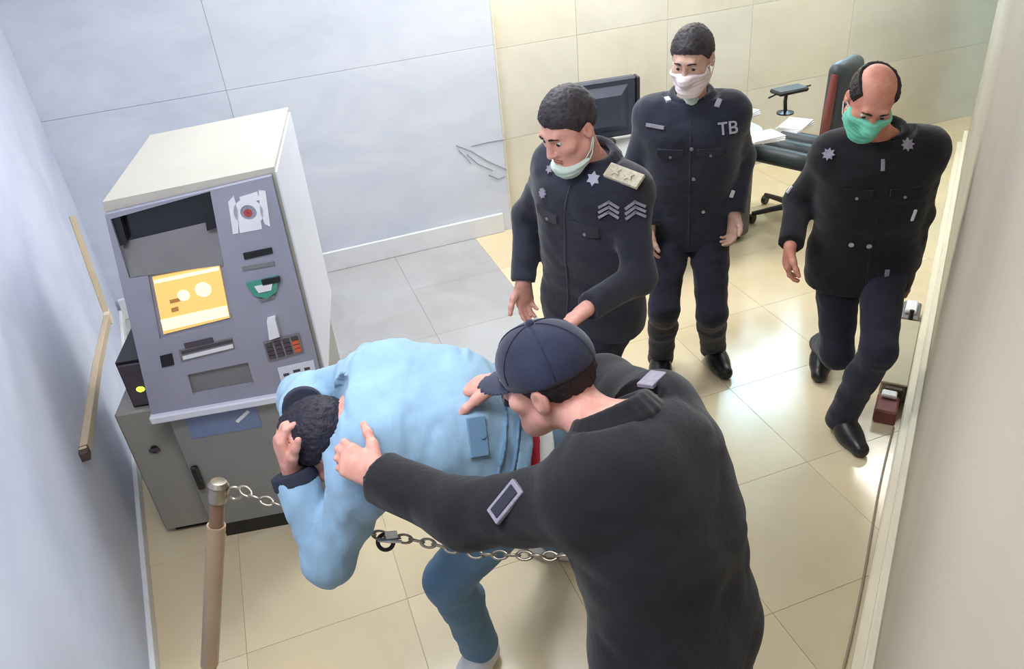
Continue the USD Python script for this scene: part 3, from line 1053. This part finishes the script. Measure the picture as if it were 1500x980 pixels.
# ------------------------------------------------------------------ stanchions and chain
def stanchion(base, top, label):
    base, top = A_(base, float), A_(top, float)
    z = unit(top - base); x = unit(np.cross([0, 1.0, 0], z)); y = np.cross(z, x)
    L = np.linalg.norm(top - base)
    t = thing('barrier_post', label, 'barrier post', base, np.stack([x, y, z], 1))
    obj('base', lathe([(0, -.0), (.105, .0), (.11, .010), (.10, .022), (.05, .034), (.03, .06), (0, .06)]), M['bronze'], t, 40)
    obj('pole', lathe([(0, .055), (.022, .055), (.021, L - .06), (0, L - .06)]), M['bronze'], t, 40)
    obj('sleeve', lathe([(.0215, .30), (.027, .30), (.027, L - .15), (.0215, L - .15)]), M['bronze_light'], t, 40)
    obj('collar', lathe([(0, L - .065), (.026, L - .065), (.028, L - .05), (.024, L - .02), (.030, L - .012), (.022, L), (0, L + .004)]), M['chain_metal'], t, 40)
    r = trimesh.creation.torus(.020, .005, 20, 8)
    obj('ring', moved(r, A_([[1, 0, 0], [0, 0, -1], [0, 1, 0]]), (.045, 0, L - .035)), M['chain_metal'], t, True)
    return t


PT = at(320, 705, .93)
stanchion(at(302, 1075, 0), PT, 'bronze barrier post leaning in front of the cash machine')
P2 = at(930, 800, .86)
P2b = A_([P2[0], P2[1], 0])
stanchion(P2b, P2, 'bronze barrier post hidden behind the man in the navy cap')
ch = thing('barrier_chain', 'metal link chain strung from the leaning bronze post past the bent man', 'chain')
ctrl = [PT + A_([.058, -.005, -.03]), at(372, 728, .88), at(428, 746, .85), at(480, 766, .82), at(545, 782, .80), at(610, 792, .78), at(700, 812, .77), at(820, 815, .79), P2 + A_([-.04, 0, -.03])]
seg = np.cumsum([0] + [np.linalg.norm(b - a) for a, b in zip(ctrl[:-1], ctrl[1:])])
LINK = .034
nl = int(seg[-1] / LINK)
tor = trimesh.creation.torus(.0115, .0036, 14, 7)
tor.apply_scale([1.75, 1, 1])
for q in range(nl):
    s0 = (q + .5) / nl * seg[-1]
    p = A_([np.interp(s0, seg, [c[j] for c in ctrl]) for j in range(3)]); p2 = A_([np.interp(s0 + .01, seg, [c[j] for c in ctrl]) for j in range(3)])
    x = unit(p2 - p) if np.linalg.norm(p2 - p) > 1e-6 else x
    y = unit(np.cross([0, 0, 1.0], x)); z = np.cross(x, y)
    if q % 2:
        y, z = z, -y
    c, s_ = math.cos(.6), math.sin(.6)
    y, z = y * c + z * s_, z * c - y * s_
    obj('link', moved(tor, np.stack([x, y, z], 1), p), M['chain_metal'], ch, True)
hk = thing('snap_hook', 'dark and silver snap hook hanging on the chain in front of the bent man', 'snap hook', at(570, 789, .79))
r = trimesh.creation.torus(.022, .006, 22, 8)
obj('ring', moved(r, A_([[1, 0, 0], [0, .5, -.87], [0, .87, .5]]), (-.012, 0, -.012)), M['black_plastic'], hk, True)
obj('gate', tube([(-.03, 0, .0), (0, -.012, .004), (.035, -.01, -.004)], .006, 8), M['steel'], hk, True)
obj('tag', moved(box(0, 0, 0, .034, .004, .028, .002), None, (.012, -.012, .026)), M['label_white'], hk)

# ------------------------------------------------------------------ far room furniture
dk = thing('reception_desk', 'grey reception desk with a rounded light top behind the officers', 'desk', FAR_O + FB @ A_([0, 0, 0]), FB)


def on_far(px, py, Z):
    return (at(px, py, Z) - FAR_O) @ FB


d0, d1 = on_far(1190, 318, 0), on_far(1060, 345, 0)
yf = (on_far(1140, 345, 0))[1]
X0, X1 = 3.0, 4.12
Y1 = yf + .60


def round_rect(x0, x1, y0, y1, r):
    import shapely.geometry as sg
    return sg.box(x0 + r, y0 + r, x1 - r, y1 - r).buffer(r, quad_segs=8)


def ext(poly, z0, z1):
    m = trimesh.creation.extrude_polygon(poly, z1 - z0, engine='earcut'); m.apply_translation((0, 0, z0)); return m


obj('carcass', ext(round_rect(X0 + .04, X1 - .03, yf + .03, Y1, .12), .05, .70), M['desk_front'], dk)
obj('plinth', ext(round_rect(X0 + .08, X1 - .07, yf + .07, Y1 - .04, .10), 0, .05), M['desk_dark'], dk)
obj('top', ext(round_rect(X0, X1, yf - .02, Y1 + .03, .16), .70, .745), M['desk_top'], dk)
obj('top_edge', ext(round_rect(X0 - .004, X1 + .004, yf - .024, Y1 + .034, .163), .702, .722), M['desk_dark'], dk)
for q in range(6):
    obj('vent_slat', boxb(X1 - .36, X1 - .17, yf + .018, yf + .0305, .40 + .045 * q, .425 + .045 * q, .002), M['desk_dark'], dk)


def far_thing(name, label, c, px, py, Z, rot=0.0):
    p = at(px, py, Z); a = rot
    R = FB @ A_([[math.cos(a), -math.sin(a), 0], [math.sin(a), math.cos(a), 0], [0, 0, 1]])
    return thing(name, label, c, p, R)


lamp = far_thing('desk_lamp', 'black desk lamp with a flat wide head on the reception desk', 'lamp', 1150, 166, .745)
obj('base', lathe([(0, 0), (.055, 0), (.055, .008), (.02, .018), (0, .018)]), M['black_plastic'], lamp, 40)
obj('stem', tube([(0, 0, .015), (-.008, 0, .08), (-.004, 0, .14)], .012, 10), M['black_plastic'], lamp, True)
obj('head', moved(box(0, 0, 0, .22, .12, .028, .010), None, (.0, -.02, .155)), M['black_plastic'], lamp)
obj('arm', tube([(-.06, -.02, .155), (-.16, -.03, .135)], .006, 8), M['black_plastic'], lamp, True)
obj('arm', tube([(.06, -.02, .155), (.16, -.02, .158)], .006, 8), M['black_plastic'], lamp, True)
for q, (x, y, r) in enumerate(((1085, 170, .2), (1118, 204, -.2), (1165, 186, .4))):
    s = far_thing('paper_stack', ['pale stack of papers left of the desk lamp', 'pale stack of papers just right of the desk lamp', 'pale stack of papers near the right end of the reception desk'][q], 'papers', x, y, .745, r)
    for k in range(3):
        obj('sheet', moved(box(0, 0, 0, .21, .148, .008), A_([[math.cos(.1 * k), -math.sin(.1 * k), 0], [math.sin(.1 * k), math.cos(.1 * k), 0], [0, 0, 1]]), (0, 0, .0045 + .0082 * k)), M['paper'], s)


def office_chair(label, px, py, Z, lean, m, trim, w=.46, hgt=.62, rot=0.0, arms=True):
    """Z: height of the top of the back, seen at the pixel"""
    p = at(px, py, Z); a = rot
    R = FB @ A_([[math.cos(a), -math.sin(a), 0], [math.sin(a), math.cos(a), 0], [0, 0, 1]])
    t = thing('office_chair', label, 'chair', A_([p[0], p[1], 0]), R)
    zs = Z - hgt
    S = Sdf_()
    hw = w / 2 - .05
    for i in np.linspace(-1, 1, 9):
        S.rc((i * hw, .012 * i * i, Z - .045), (i * hw, .02, zs + .1), .045, .05, .04)
    obj('backrest', S.mesh(.012), m, t, True)
    for i in (-1, 1):
        obj('side_bolster', tube([(i * (w / 2 - .005), 0.0, Z - .05), (i * (w / 2 + .004), .01, Z - hgt / 2), (i * (w / 2 - .005), .02, zs + .1)], A_([.022, .028, .024]), 10), trim, t, True)
    S = Sdf_()
    for i in (-1, 0, 1):
        S.rc((i * .17, .06, .48), (i * .17, .46, .48), .06, .06, .03)
    obj('seat', S.mesh(.012), m, t, True)
    obj('column', lathe([(0, .08), (.03, .08), (.026, .43), (0, .43)]), M['black_plastic'], t, 40)
    t2 = [moved(tube([(0, 0, .10), (.16, 0, .085), (.30, 0, .07)], A_([.026, .02, .016]), 8), A_([[math.cos(a), -math.sin(a), 0], [math.sin(a), math.cos(a), 0], [0, 0, 1]]), (0, .25, 0)) for a in np.arange(5) * 2 * math.pi / 5]
    for q, g in enumerate(t2):
        l = obj('base_leg', g, M['black_plastic'], t, True)
        a = q * 2 * math.pi / 5
        wd = trimesh.creation.cylinder(.032, .03, sections=16)
        obj('castor', moved(wd, A_([[1, 0, 0], [0, 0, 1], [0, -1, 0]]), (.30 * math.cos(a), .25 + .30 * math.sin(a), .033)), M['black_plastic'], l)
    t.GetPrim().GetAttribute('xformOp:transform')
    return t


mp = on_plane(875, 160, FAR_O + FB[:, 1] * (yf + .40), FB[:, 1])
ma = -.12
mo = thing('computer_monitor', 'dark grey computer monitor seen from its back on the desk beside the black-haired officer', 'monitor', A_([mp[0], mp[1], .745]), FB @ A_([[math.cos(ma), -math.sin(ma), 0], [math.sin(ma), math.cos(ma), 0], [0, 0, 1]]))
obj('foot', lathe([(0, 0), (.11, 0), (.11, .010), (.04, .022), (0, .022)]), M['desk_dark'], mo, 40)
obj('stand', boxb(-.035, .035, -.02, .02, .015, .12, .006), M['desk_dark'], mo)
mt = mp[2] - .745 + .175
obj('housing', boxb(-.245, .245, -.03, .03, mt - .36, mt, .012), M['leather'], mo)
obj('back_shell', trimesh.convex.convex_hull(A_([(x * .19, -.031, mt - .18 + z * .14) for x in (-1, 1) for z in (-1, 1)] + [(x * .13, -.075, mt - .18 + z * .09) for x in (-1, 1) for z in (-1, 1)])), M['leather'], mo)
obj('side_edge', boxb(.2455, .262, -.045, .035, mt - .355, mt - .004, .004), M['desk_dark'], mo)
office_chair('dark green office chair with a brown side trim behind the bald officer', 1244, 88, 1.10, 0, M['leather_green'], M['leather_brown'], w=.32, rot=.4)

# door handle on the pale far wall
hp = on_plane(764, 305, FAR_O, FB[:, 1])
dh = thing('door_stop', 'small dark metal door stop at the foot of the pale wall beside the black-haired officer', 'door stop', hp - FB[:, 1] * .014, FB)
obj('rose', moved(trimesh.creation.cylinder(.022, .010, sections=18), A_([[1, 0, 0], [0, 0, 1], [0, -1, 0]]), (0, -.005, 0)), M['box_dark'], dh)
obj('lever', tube([(0, -.008, 0), (0, -.045, 0), (-.02, -.05, 0), (-.11, -.05, .003)], .009, 10), M['box_dark'], dh, True)

# ------------------------------------------------------------------ things along the right wall
def along_right(s, off, z=0):
    return RW_F + FR[:, 0] * s - FR[:, 1] * off + A_([0, 0, z])


def s_of(px, py):
    return (at(px, py, 0) - RW_F) @ FR[:, 0]


sa, sb_ = s_of(1356, 462), s_of(1330, 624)
fb = thing('floor_box', 'long beige box on the floor against the foot of the right wall', 'floor box', along_right(0, .031), FR)
obj('body', boxb(sa + .28, sb_ - .16, -.115, 0, 0, .10, .008), M['box_beige'], fb)
obj('lid', boxb(sa + .27, sb_ - .15, -.122, 0, .10, .112, .004), M['box_beige'], fb)
vb = thing('valve_block', 'small grey metal fitting at the far end of the beige floor box', 'fitting', along_right(0, .031), FR)
obj('housing', boxb(sa, sa + .20, -.10, -.01, 0, .075, .008), M['atm_grey'], vb)
obj('cover', boxb(sa + .03, sa + .15, -.085, -.03, .075, .10, .006), M['label_white'], vb)
obj('pipe', tube([(sa + .18, -.02, .04), (sa + .235, -.02, .05), (sa + .279, -.02, .05)], .014, 10), M['box_dark'], vb, True)
obj('tap', tube([(sa + .2, -.05, .03), (sa + .2, -.05, .13)], .012, 8), M['black_plastic'], vb, True)
rb = thing('junction_box', 'small reddish brown box at the near end of the beige floor box', 'junction box', along_right(0, .031), FR)
obj('case', boxb(sb_ - .11, sb_ + .03, -.115, -.02, 0, .075, .008), M['box_red'], rb)
obj('cap', boxb(sb_ - .12, sb_ - .07, -.10, -.035, .075, .095, .006), M['label_white'], rb)
obj('shade_plate', boxb(sb_ - .148, sb_ - .12, -.09, -.015, 0, .10, .004), M['box_dark'], rb)
cb = thing('floor_cable', 'thin brown cable running on the floor beside the right wall plinth', 'cable')
pts = []
for k in range(26):
    u = k / 25
    s = sb_ + .04 + u * (Lr - sb_ - 1.55)
    pts.append(along_right(s, .052 + .006 * math.sin(u * 9), .0047))
obj('lead', tube(pts, .0045, 8), M['cable'], cb, True)

# ------------------------------------------------------------------ the people
HAIRLINE = [(-.12, -.06), (-.06, -.05), (-.03, -.005), (.02, .012), (.045, .045), (.075, .062), (.10, .064)]


def person(label, P):
    c = (P.ank[-1] + P.ank[1]) / 2
    t = thing('person', label, 'person', (0, 0, 0))
    return t


def dress(P, t, hands, skin, jacket_mat, trouser_mat, shoes, jk, tr_seed=2, h_body=.0055, trouser_h=.008, tg=.012):
    obj('body', body(P, hands, h_body), M[skin], t, True)
    obj('jacket', jk.mesh(.008), M[jacket_mat], t, True)
    obj('trousers', trousers(P, tg, seed=tr_seed, h=trouser_h), M[trouser_mat], t, True)
    for i in (-1, 1):
        obj('shoe', shoe(P, i), M[shoes], t, 40)


# --- standing officer at the back, white mask
hip = at(1012, 318, .93); hip[1] = 3.46; hip = at(1010, 322, Y=3.46)
P = Pose(hip, at(1013, 150, Y=3.36), (-.25, -.97, 0), at(1014, 86, Y=3.27), (-.50, -.80, -.30),
         [at(1045, 508, .085), at(968, 520, .085)], [(.10, -1, 0), (-.25, -1, 0)],
         [at(1076, 312, Y=3.30), at(952, 330, Y=3.36)], [(.45, .7, -.2), (-.5, .7, 0)], sh_w=.165)
t = person('standing officer in dark uniform with a white face mask, behind the black-haired officer', P)
J = jacket(P, P.hip - A_([0, 0, .10]), low=.16, seed=11)
dress(P, t, [dict(d=(-.15, -.45, -.85), n=(-.8, -.2, .3), curl=.5), dict(d=(0, -.2, -1), n=(.9, -.1, 0), curl=.4)], 'skin_pale', 'navy_cloth_b', 'trouser_navy', 'shoe_black', J, 21)
uniform(J, P, t, M['navy_cloth_b'])
obj('hair', hair_mesh(P, HAIRLINE, .011, 3, .005, h=.0042), M['hair_grey'], t, True)
face_parts(P, t, M, mouth=False)
obj('face_mask', mask_mesh(P), M['mask_white'], t, True)
mask_loops(P, t, M['mask_white'])
obj('collar', collar_mesh(P), M['navy_cloth_b'], t, True)
obj('shirt_front', Sdf_().rc(P.neck + P.front * .05 + P.up * .035, P.neck + P.front * .085 - P.up * .03, .035, .012, .02).mesh(.005), M['mask_pale'], t, True)
badge(J, 'collar_tab', (978, 146), plate(.022, .038), M['insignia'], t, 2.6, roll=.4)
badge(J, 'collar_tab', (1052, 151), plate(.022, .038), M['insignia'], t, 2.6, roll=-.4)
badge(J, 'name_strip', (960, 185), plate(.085, .016), M['insignia_grey'], t, 2.6, roll=-.08)
eb = moved(cat(meshkit.text_mesh('TB', .050, .003, True)), None, (-.035, -.025, 0))
badge(J, 'chest_emblem', (1062, 188), eb, M['insignia'], t, 2.6)
for p in ((1030, 310), (1013, 218), (1016, 262)):
    badge(J, 'button', p, disc(.008), M['steel' if p[1] > 300 else 'insignia_grey'], t, 2.6)
badge(J, 'sleeve_clip', (1072, 284), plate(.018, .034), M['label_white'], t, 2.6, roll=-.4)

# --- bald officer walking, green mask
P = Pose(at(1262, 372, Y=2.98), at(1290, 205, Y=2.90), (-.25, -.97, 0), at(1276, 146, Y=2.78), (-.22, -.80, -.55),
         [at(1234, 610, .085), at(1207, 505, .12)], [(.10, -1, -.02), (-.45, -.9, -.22)],
         [at(1330, 388, Y=2.98), at(1158, 358, Y=2.88)], [(.7, .5, 0), (.15, .9, -.3)], sh_w=.165, head_up=(.12, 0, 1))
t = person('bald officer in dark uniform and green face mask walking towards the camera', P)
J = jacket(P, P.hip - A_([0, 0, .135]), low=.19, seed=12, g=.024)
dress(P, t, [dict(d=(-.3, .1, -.9), n=(-.8, -.3, 0), curl=.7), dict(d=(-.1, -.1, -1), n=(.9, -.1, 0), curl=.45)], 'skin_ruddy', 'black_cloth', 'trouser_navy', 'shoe_black', J, 22)
uniform(J, P, t, M['black_cloth'])
obj('hair', hair_mesh(P, [(-.12, -.06), (-.05, -.05), (-.02, .0), (.03, .012), (.055, .10)], .010, 5, keep=lambda l: np.maximum(np.minimum(.052 - np.abs(l[:, 0]), .06 + l[:, 1]), l[:, 2] - .082 + .3 * np.maximum(l[:, 1], 0))), M['hair_dark'], t, True)
face_parts(P, t, M, mouth=False)
obj('face_mask', mask_mesh(P, hi=.002), M['mask_green'], t, True)
mask_loops(P, t, M['mask_white'])
obj('collar', collar_mesh(P), M['black_cloth'], t, True)
badge(J, 'collar_tab', (1228, 178), star(6, .020, .010), M['insignia'], t, 2.2)
badge(J, 'chest_emblem', (1214, 226), star(8, .026, .016), M['insignia_grey'], t, 2.2)
badge(J, 'chest_emblem', (1329, 212), star(8, .026, .016), M['insignia_grey'], t, 2.2)
badge(J, 'name_strip', (1293, 242), plate(.014, .045), M['insignia_grey'], t, 2.2)
for p in ((1247, 358), (1273, 360)):
    badge(J, 'button', p, disc(.011), M['steel'], t, 2.2)
badge(J, 'sleeve_clip', (1338, 315), plate(.012, .050), M['label_white'], t, 2.2)
badge(J, 'sleeve_clip', (1157, 278), plate(.012, .034), M['label_white'], t, 2.2)
badge(J, 'hem_clip', (1299, 400), plate(.018, .034), M['insignia_grey'], t, 2.2)

# --- black-haired officer looking down, arm reaching out
P = Pose(at(868, 440, Y=2.72), at(866, 240, Y=2.62), (-.72, -.69, 0), at(833, 186, Y=2.54), (-.70, -.52, -.42),
         [at(905, 665, .085), at(868, 640, .085)], [(-.7, -.7, 0), (-.8, -.5, 0)],
         [at(862, 450, Y=2.20), at(766, 412, Y=2.72)], [(.7, .5, -.2), (-.2, .9, 0)], sh_w=.16)
t = person('black-haired officer looking down with his hand stretched over the navy cap', P)
J = jacket(P, P.hip - A_([0, 0, .09]), low=.15, seed=13)
dress(P, t, [dict(d=(-.75, -.35, -.35), n=(.2, -.3, -.95), curl=.35), dict(d=(0, 0, -1), n=(.4, -.8, 0), curl=.45)], 'skin_pink', 'navy_cloth', 'trouser_navy', 'shoe_black', J, 23)
uniform(J, P, t, M['navy_cloth'])
obj('hair', hair_mesh(P, HAIRLINE, .012, 6, .005, h=.0042), M['hair_grey'], t, True)
face_parts(P, t, M)
obj('face_mask', mask_mesh(P, lo=-.150, hi=-.078, g=.016), M['mask_pale'], t, True, label='pale face mask pulled down under the chin')
mask_loops(P, t, M['mask_pale'], -.11, -.09)
obj('collar', collar_mesh(P), M['navy_cloth'], t, True)
ep = cat(plate(.055, .13, .006), moved(star(5, .02, .009, .006), None, (0, .03, .006)), moved(star(5, .02, .009, .006), None, (0, -.02, .006)))
badge(J, 'epaulette', (914, 258), ep, M['insignia_gold'], t, 1.9, up=(-.6, .2, .5), label='pale gold epaulette')
for (x, y) in ((892, 303), (930, 303)):
    cv = cat(*[moved(cat(moved(box(-.018, 0, 0, .044, .009, .008), A_([[.87, -.5, 0], [.5, .87, 0], [0, 0, 1]])), moved(box(.018, 0, 0, .044, .009, .008), A_([[.87, .5, 0], [-.5, .87, 0], [0, 0, 1]]))), None, (0, .017 * k - .017, 0)) for k in range(3)])
    badge(J, 'sleeve_chevron', (x, y), cv, M['insignia_grey'], t, 1.9)
badge(J, 'collar_tab', (870, 262), star(6, .026, .016), M['insignia'], t, 1.9)
badge(J, 'collar_tab', (806, 248), star(6, .018, .010), M['insignia_grey'], t, 1.9)
badge(J, 'chest_emblem', (796, 283), star(8, .02, .014), M['insignia_grey'], t, 1.9)

# --- bent man in pale blue
PH = at(772, 668, .89)
P = Pose(PH, at(512, 618, 1.11), (-1, .08, 0), at(482, 650, 1.05), (-.55, -.05, -.84),
         [at(706, 950, .085), at(820, 790, .085)], [(-.55, -.85, 0), (-.8, .5, 0)],
         [at(428, 690, 1.03), at(446, 600, 1.12)], [(.1, -.35, -.9), (.08, .85, -.32)], knees=[(-1, -.15, .1), (-1, 0, .1)], hunch=.085, shoulder_lat=(.08, 1, .12), hip_lat=(.08, 1, 0), sh_w=.175, head_up=(-.8, 0, .5), scale=1.03)
t = person('bent-over man in a pale blue denim jacket and jeans shielding his head', P)
J = jacket(P, P.hip - P.up * .01, P.up, low=0, seed=14, g=.03, amp=.010) if False else None
J = Sdf_()
torso(J, P, .026)
J.plane(P.hip + P.up * .06, P.up)
for i in (-1, 1):
    J.join(sleeve(P, i, .018, .93, .012), .04)
J.cut(folds(.014, 9, 14, (2.6, .8, 1)))
neck_cut(J, P, .03)
obj('body', body(P, [dict(d=(-.15, .2, .95), n=(.8, .5, .1), curl=.8), dict(d=(-.25, -.75, .1), n=(.5, -.3, -.8), curl=.6)], .0055), M['skin_pink'], t, True)
obj('jacket', J.mesh(.0075), M['denim_light'], t, True)
obj('trousers', trousers(P, .012, seed=24, h=.0075, end=.9), M['denim_dark'], t, True)
for i in (-1, 1):
    obj('shoe', shoe(P, i), M['shoe_pale'], t, 40)
    S = Sdf_().rc(P.ank[i] - A_([0, 0, .01]), P.ank[i] + unit(P.kn[i] - P.ank[i]) * .10, .047, .046, .01)
    obj('sock', S.mesh(.006), M['sock_red'], t, True)
    e0 = P.el[i] + (P.wr[i] - P.el[i]) * .86; e1 = P.el[i] + (P.wr[i] - P.el[i]) * 1.0
    obj('cuff', Sdf_().rc(e0, e1, .062, .060, .01).plane(e1, e0 - e1).plane(e0, e1 - e0).mesh(.004), M['cuff_dark'], t, True)
obj('hair', hair_mesh(P, HAIRLINE, .020, 8), M['hair_black'], t, True)


def hoop(o, n, a, b, ra, rb, r, seg=44):
    """elliptical band round o: half-axes ra along a, rb along b"""
    an = np.linspace(0, 2 * math.pi, seg + 1)
    return tube([o + a * ra * math.cos(q) + b * rb * math.sin(q) for q in an], r, 8, False)


for nm, off, g, w, m in (('jacket_hem', .085, .034, .022, 'denim_light'), ('hem_seam', .112, .0375, .005, 'denim_seam'), ('hem_seam', .150, .034, .005, 'denim_seam')):
    S = Sdf_()
    torso(S, P, g)
    S.cut(folds(.014, 9, 14, (2.6, .8, 1)))
    S.plane(P.hip + P.up * (off - w), P.up, .003).plane(P.hip + P.up * (off + w), -P.up, .003)
    obj(nm, S.mesh(.006), M[m], t, True)
for nm, off, g, w, m in (('undershirt', .015, .020, .034, 'white_cloth'), ('waistband', .044, .029, .016, 'red_band')):
    S = Sdf_()
    for i in (-1, 0, 1):
        a = P.hip + P.hlat * i * .072
        S.rc(a - P.up * .06, a + P.up * .24, .118 + g * .8, .114 + g * .8, .05)
    S.plane(P.hip + P.up * (off - w), P.up, .003).plane(P.hip + P.up * (off + w), -P.up, .003)
    obj(nm, S.mesh(.006), M[m], t, True)
badge(J, 'pocket_flap', (700, 640), cat(plate(.10, .05, .001), moved(disc(.007), None, (0, -.012, .002))), M['denim_seam'], t, 1.3, roll=1.3)

# --- man in the navy cap seen from behind
P = Pose(at(990, 930, .97), at(905, 632, Y=1.25), (-.72, .69, 0), at(803, 556, Y=1.39), (-.86, .42, -.30),
         [A_([.16, .88, .085]), A_([.46, 1.05, .085])], [(-.7, .7, 0), (-.7, .7, 0)],
         [at(560, 700, Y=1.40), at(738, 560, Y=1.62)], [(-.2, -.5, -.8), (.7, .4, -.3)], hunch=.03, scale=1.02, sh_w=.155, shrug=(-.03, .045), shoulder_lat=(.45, .85, .30), hip_lat=(.60, .80, 0))
t = person('man in navy cap and black jacket seen from behind, gripping the bent man', P)
J = jacket(P, P.hip - A_([0, 0, .16]), low=.22, seed=15, arm_g=.026, g=.014, amp=.009)
HF = dict(d=(-.75, .35, .35), n=(-.1, .75, -.6), curl=.75)
dress(P, t, [HF, dict(d=(-.8, .4, -.3), n=(-.2, .1, -1), curl=.5)], 'skin_pink', 'black_cloth', 'trouser_navy', 'shoe_black', J, 25, h_body=.005)
obj('hair', hair_mesh(P, [(-.12, -.075), (-.06, -.06), (-.03, -.02), (.02, -.005), (.045, .045), (.10, .064)], .008, 9), M['hair_dark'], t, True)
face_parts(P, t, M)
S = Sdf_()
S.ell(P.h(0, -.010, .045), A_([.086, .108, .088]) * P.hs, P.HR)
S.cut(lambda p, d: np.maximum(d, (.022 - .10 * to_head(P, p)[:, 1]) - to_head(P, p)[:, 2]))
cp = obj('cap', S.mesh(.005), M['cap_cloth'], t, True)
S2 = Sdf_().ell(P.h(0, .098, .022), A_([.074, .082, .020]) * P.hs, P.HR)
S2.cut(lambda p, d: np.maximum(np.maximum(d, np.abs(to_head(P, p)[:, 2] - .018 + 2.6 * to_head(P, p)[:, 0] ** 2 + .12 * (to_head(P, p)[:, 1] - .09)) - .0035), .03 - to_head(P, p)[:, 1]))
obj('brim', S2.mesh(.004), M['cap_cloth'], cp, True)
b = trimesh.creation.icosphere(2, .010); b.apply_translation(P.h(0, -.010, .134)); obj('cap_button', b, M['cap_cloth'], cp, True)
for a in range(6):
    an = a * math.pi / 3 + .5
    obj('seam', tube([P.h(.087 * math.cos(an) * math.sin(q), -.010 + .109 * math.sin(an) * math.sin(q), .045 + .089 * math.cos(q)) for q in np.linspace(.12, 1.62, 14)], .0016, 5), M['cuff_dark'], cp, True)
obj('collar', collar_mesh(P, r=.070), M['black_cloth'], t, True)
ps = on_body(J, P.neck + P.lat * .125 + P.up * .6 - P.front * .03, -P.up)
obj('epaulette', moved(plate(.040, .062, .002), frame_at(J, ps, P.lat), ps), M['insignia_grey'], t)
pt = badge(J, 'sleeve_patch', (741, 735), plate(.040, .085, .003), M['insignia_grey'], t, .8, up=(.1, .1, 1), roll=-.25)
badge(J, 'patch_inset', (741, 735), plate(.026, .068, .005), M['navy_cloth'], t, .8, up=(.1, .1, 1), roll=-.25)
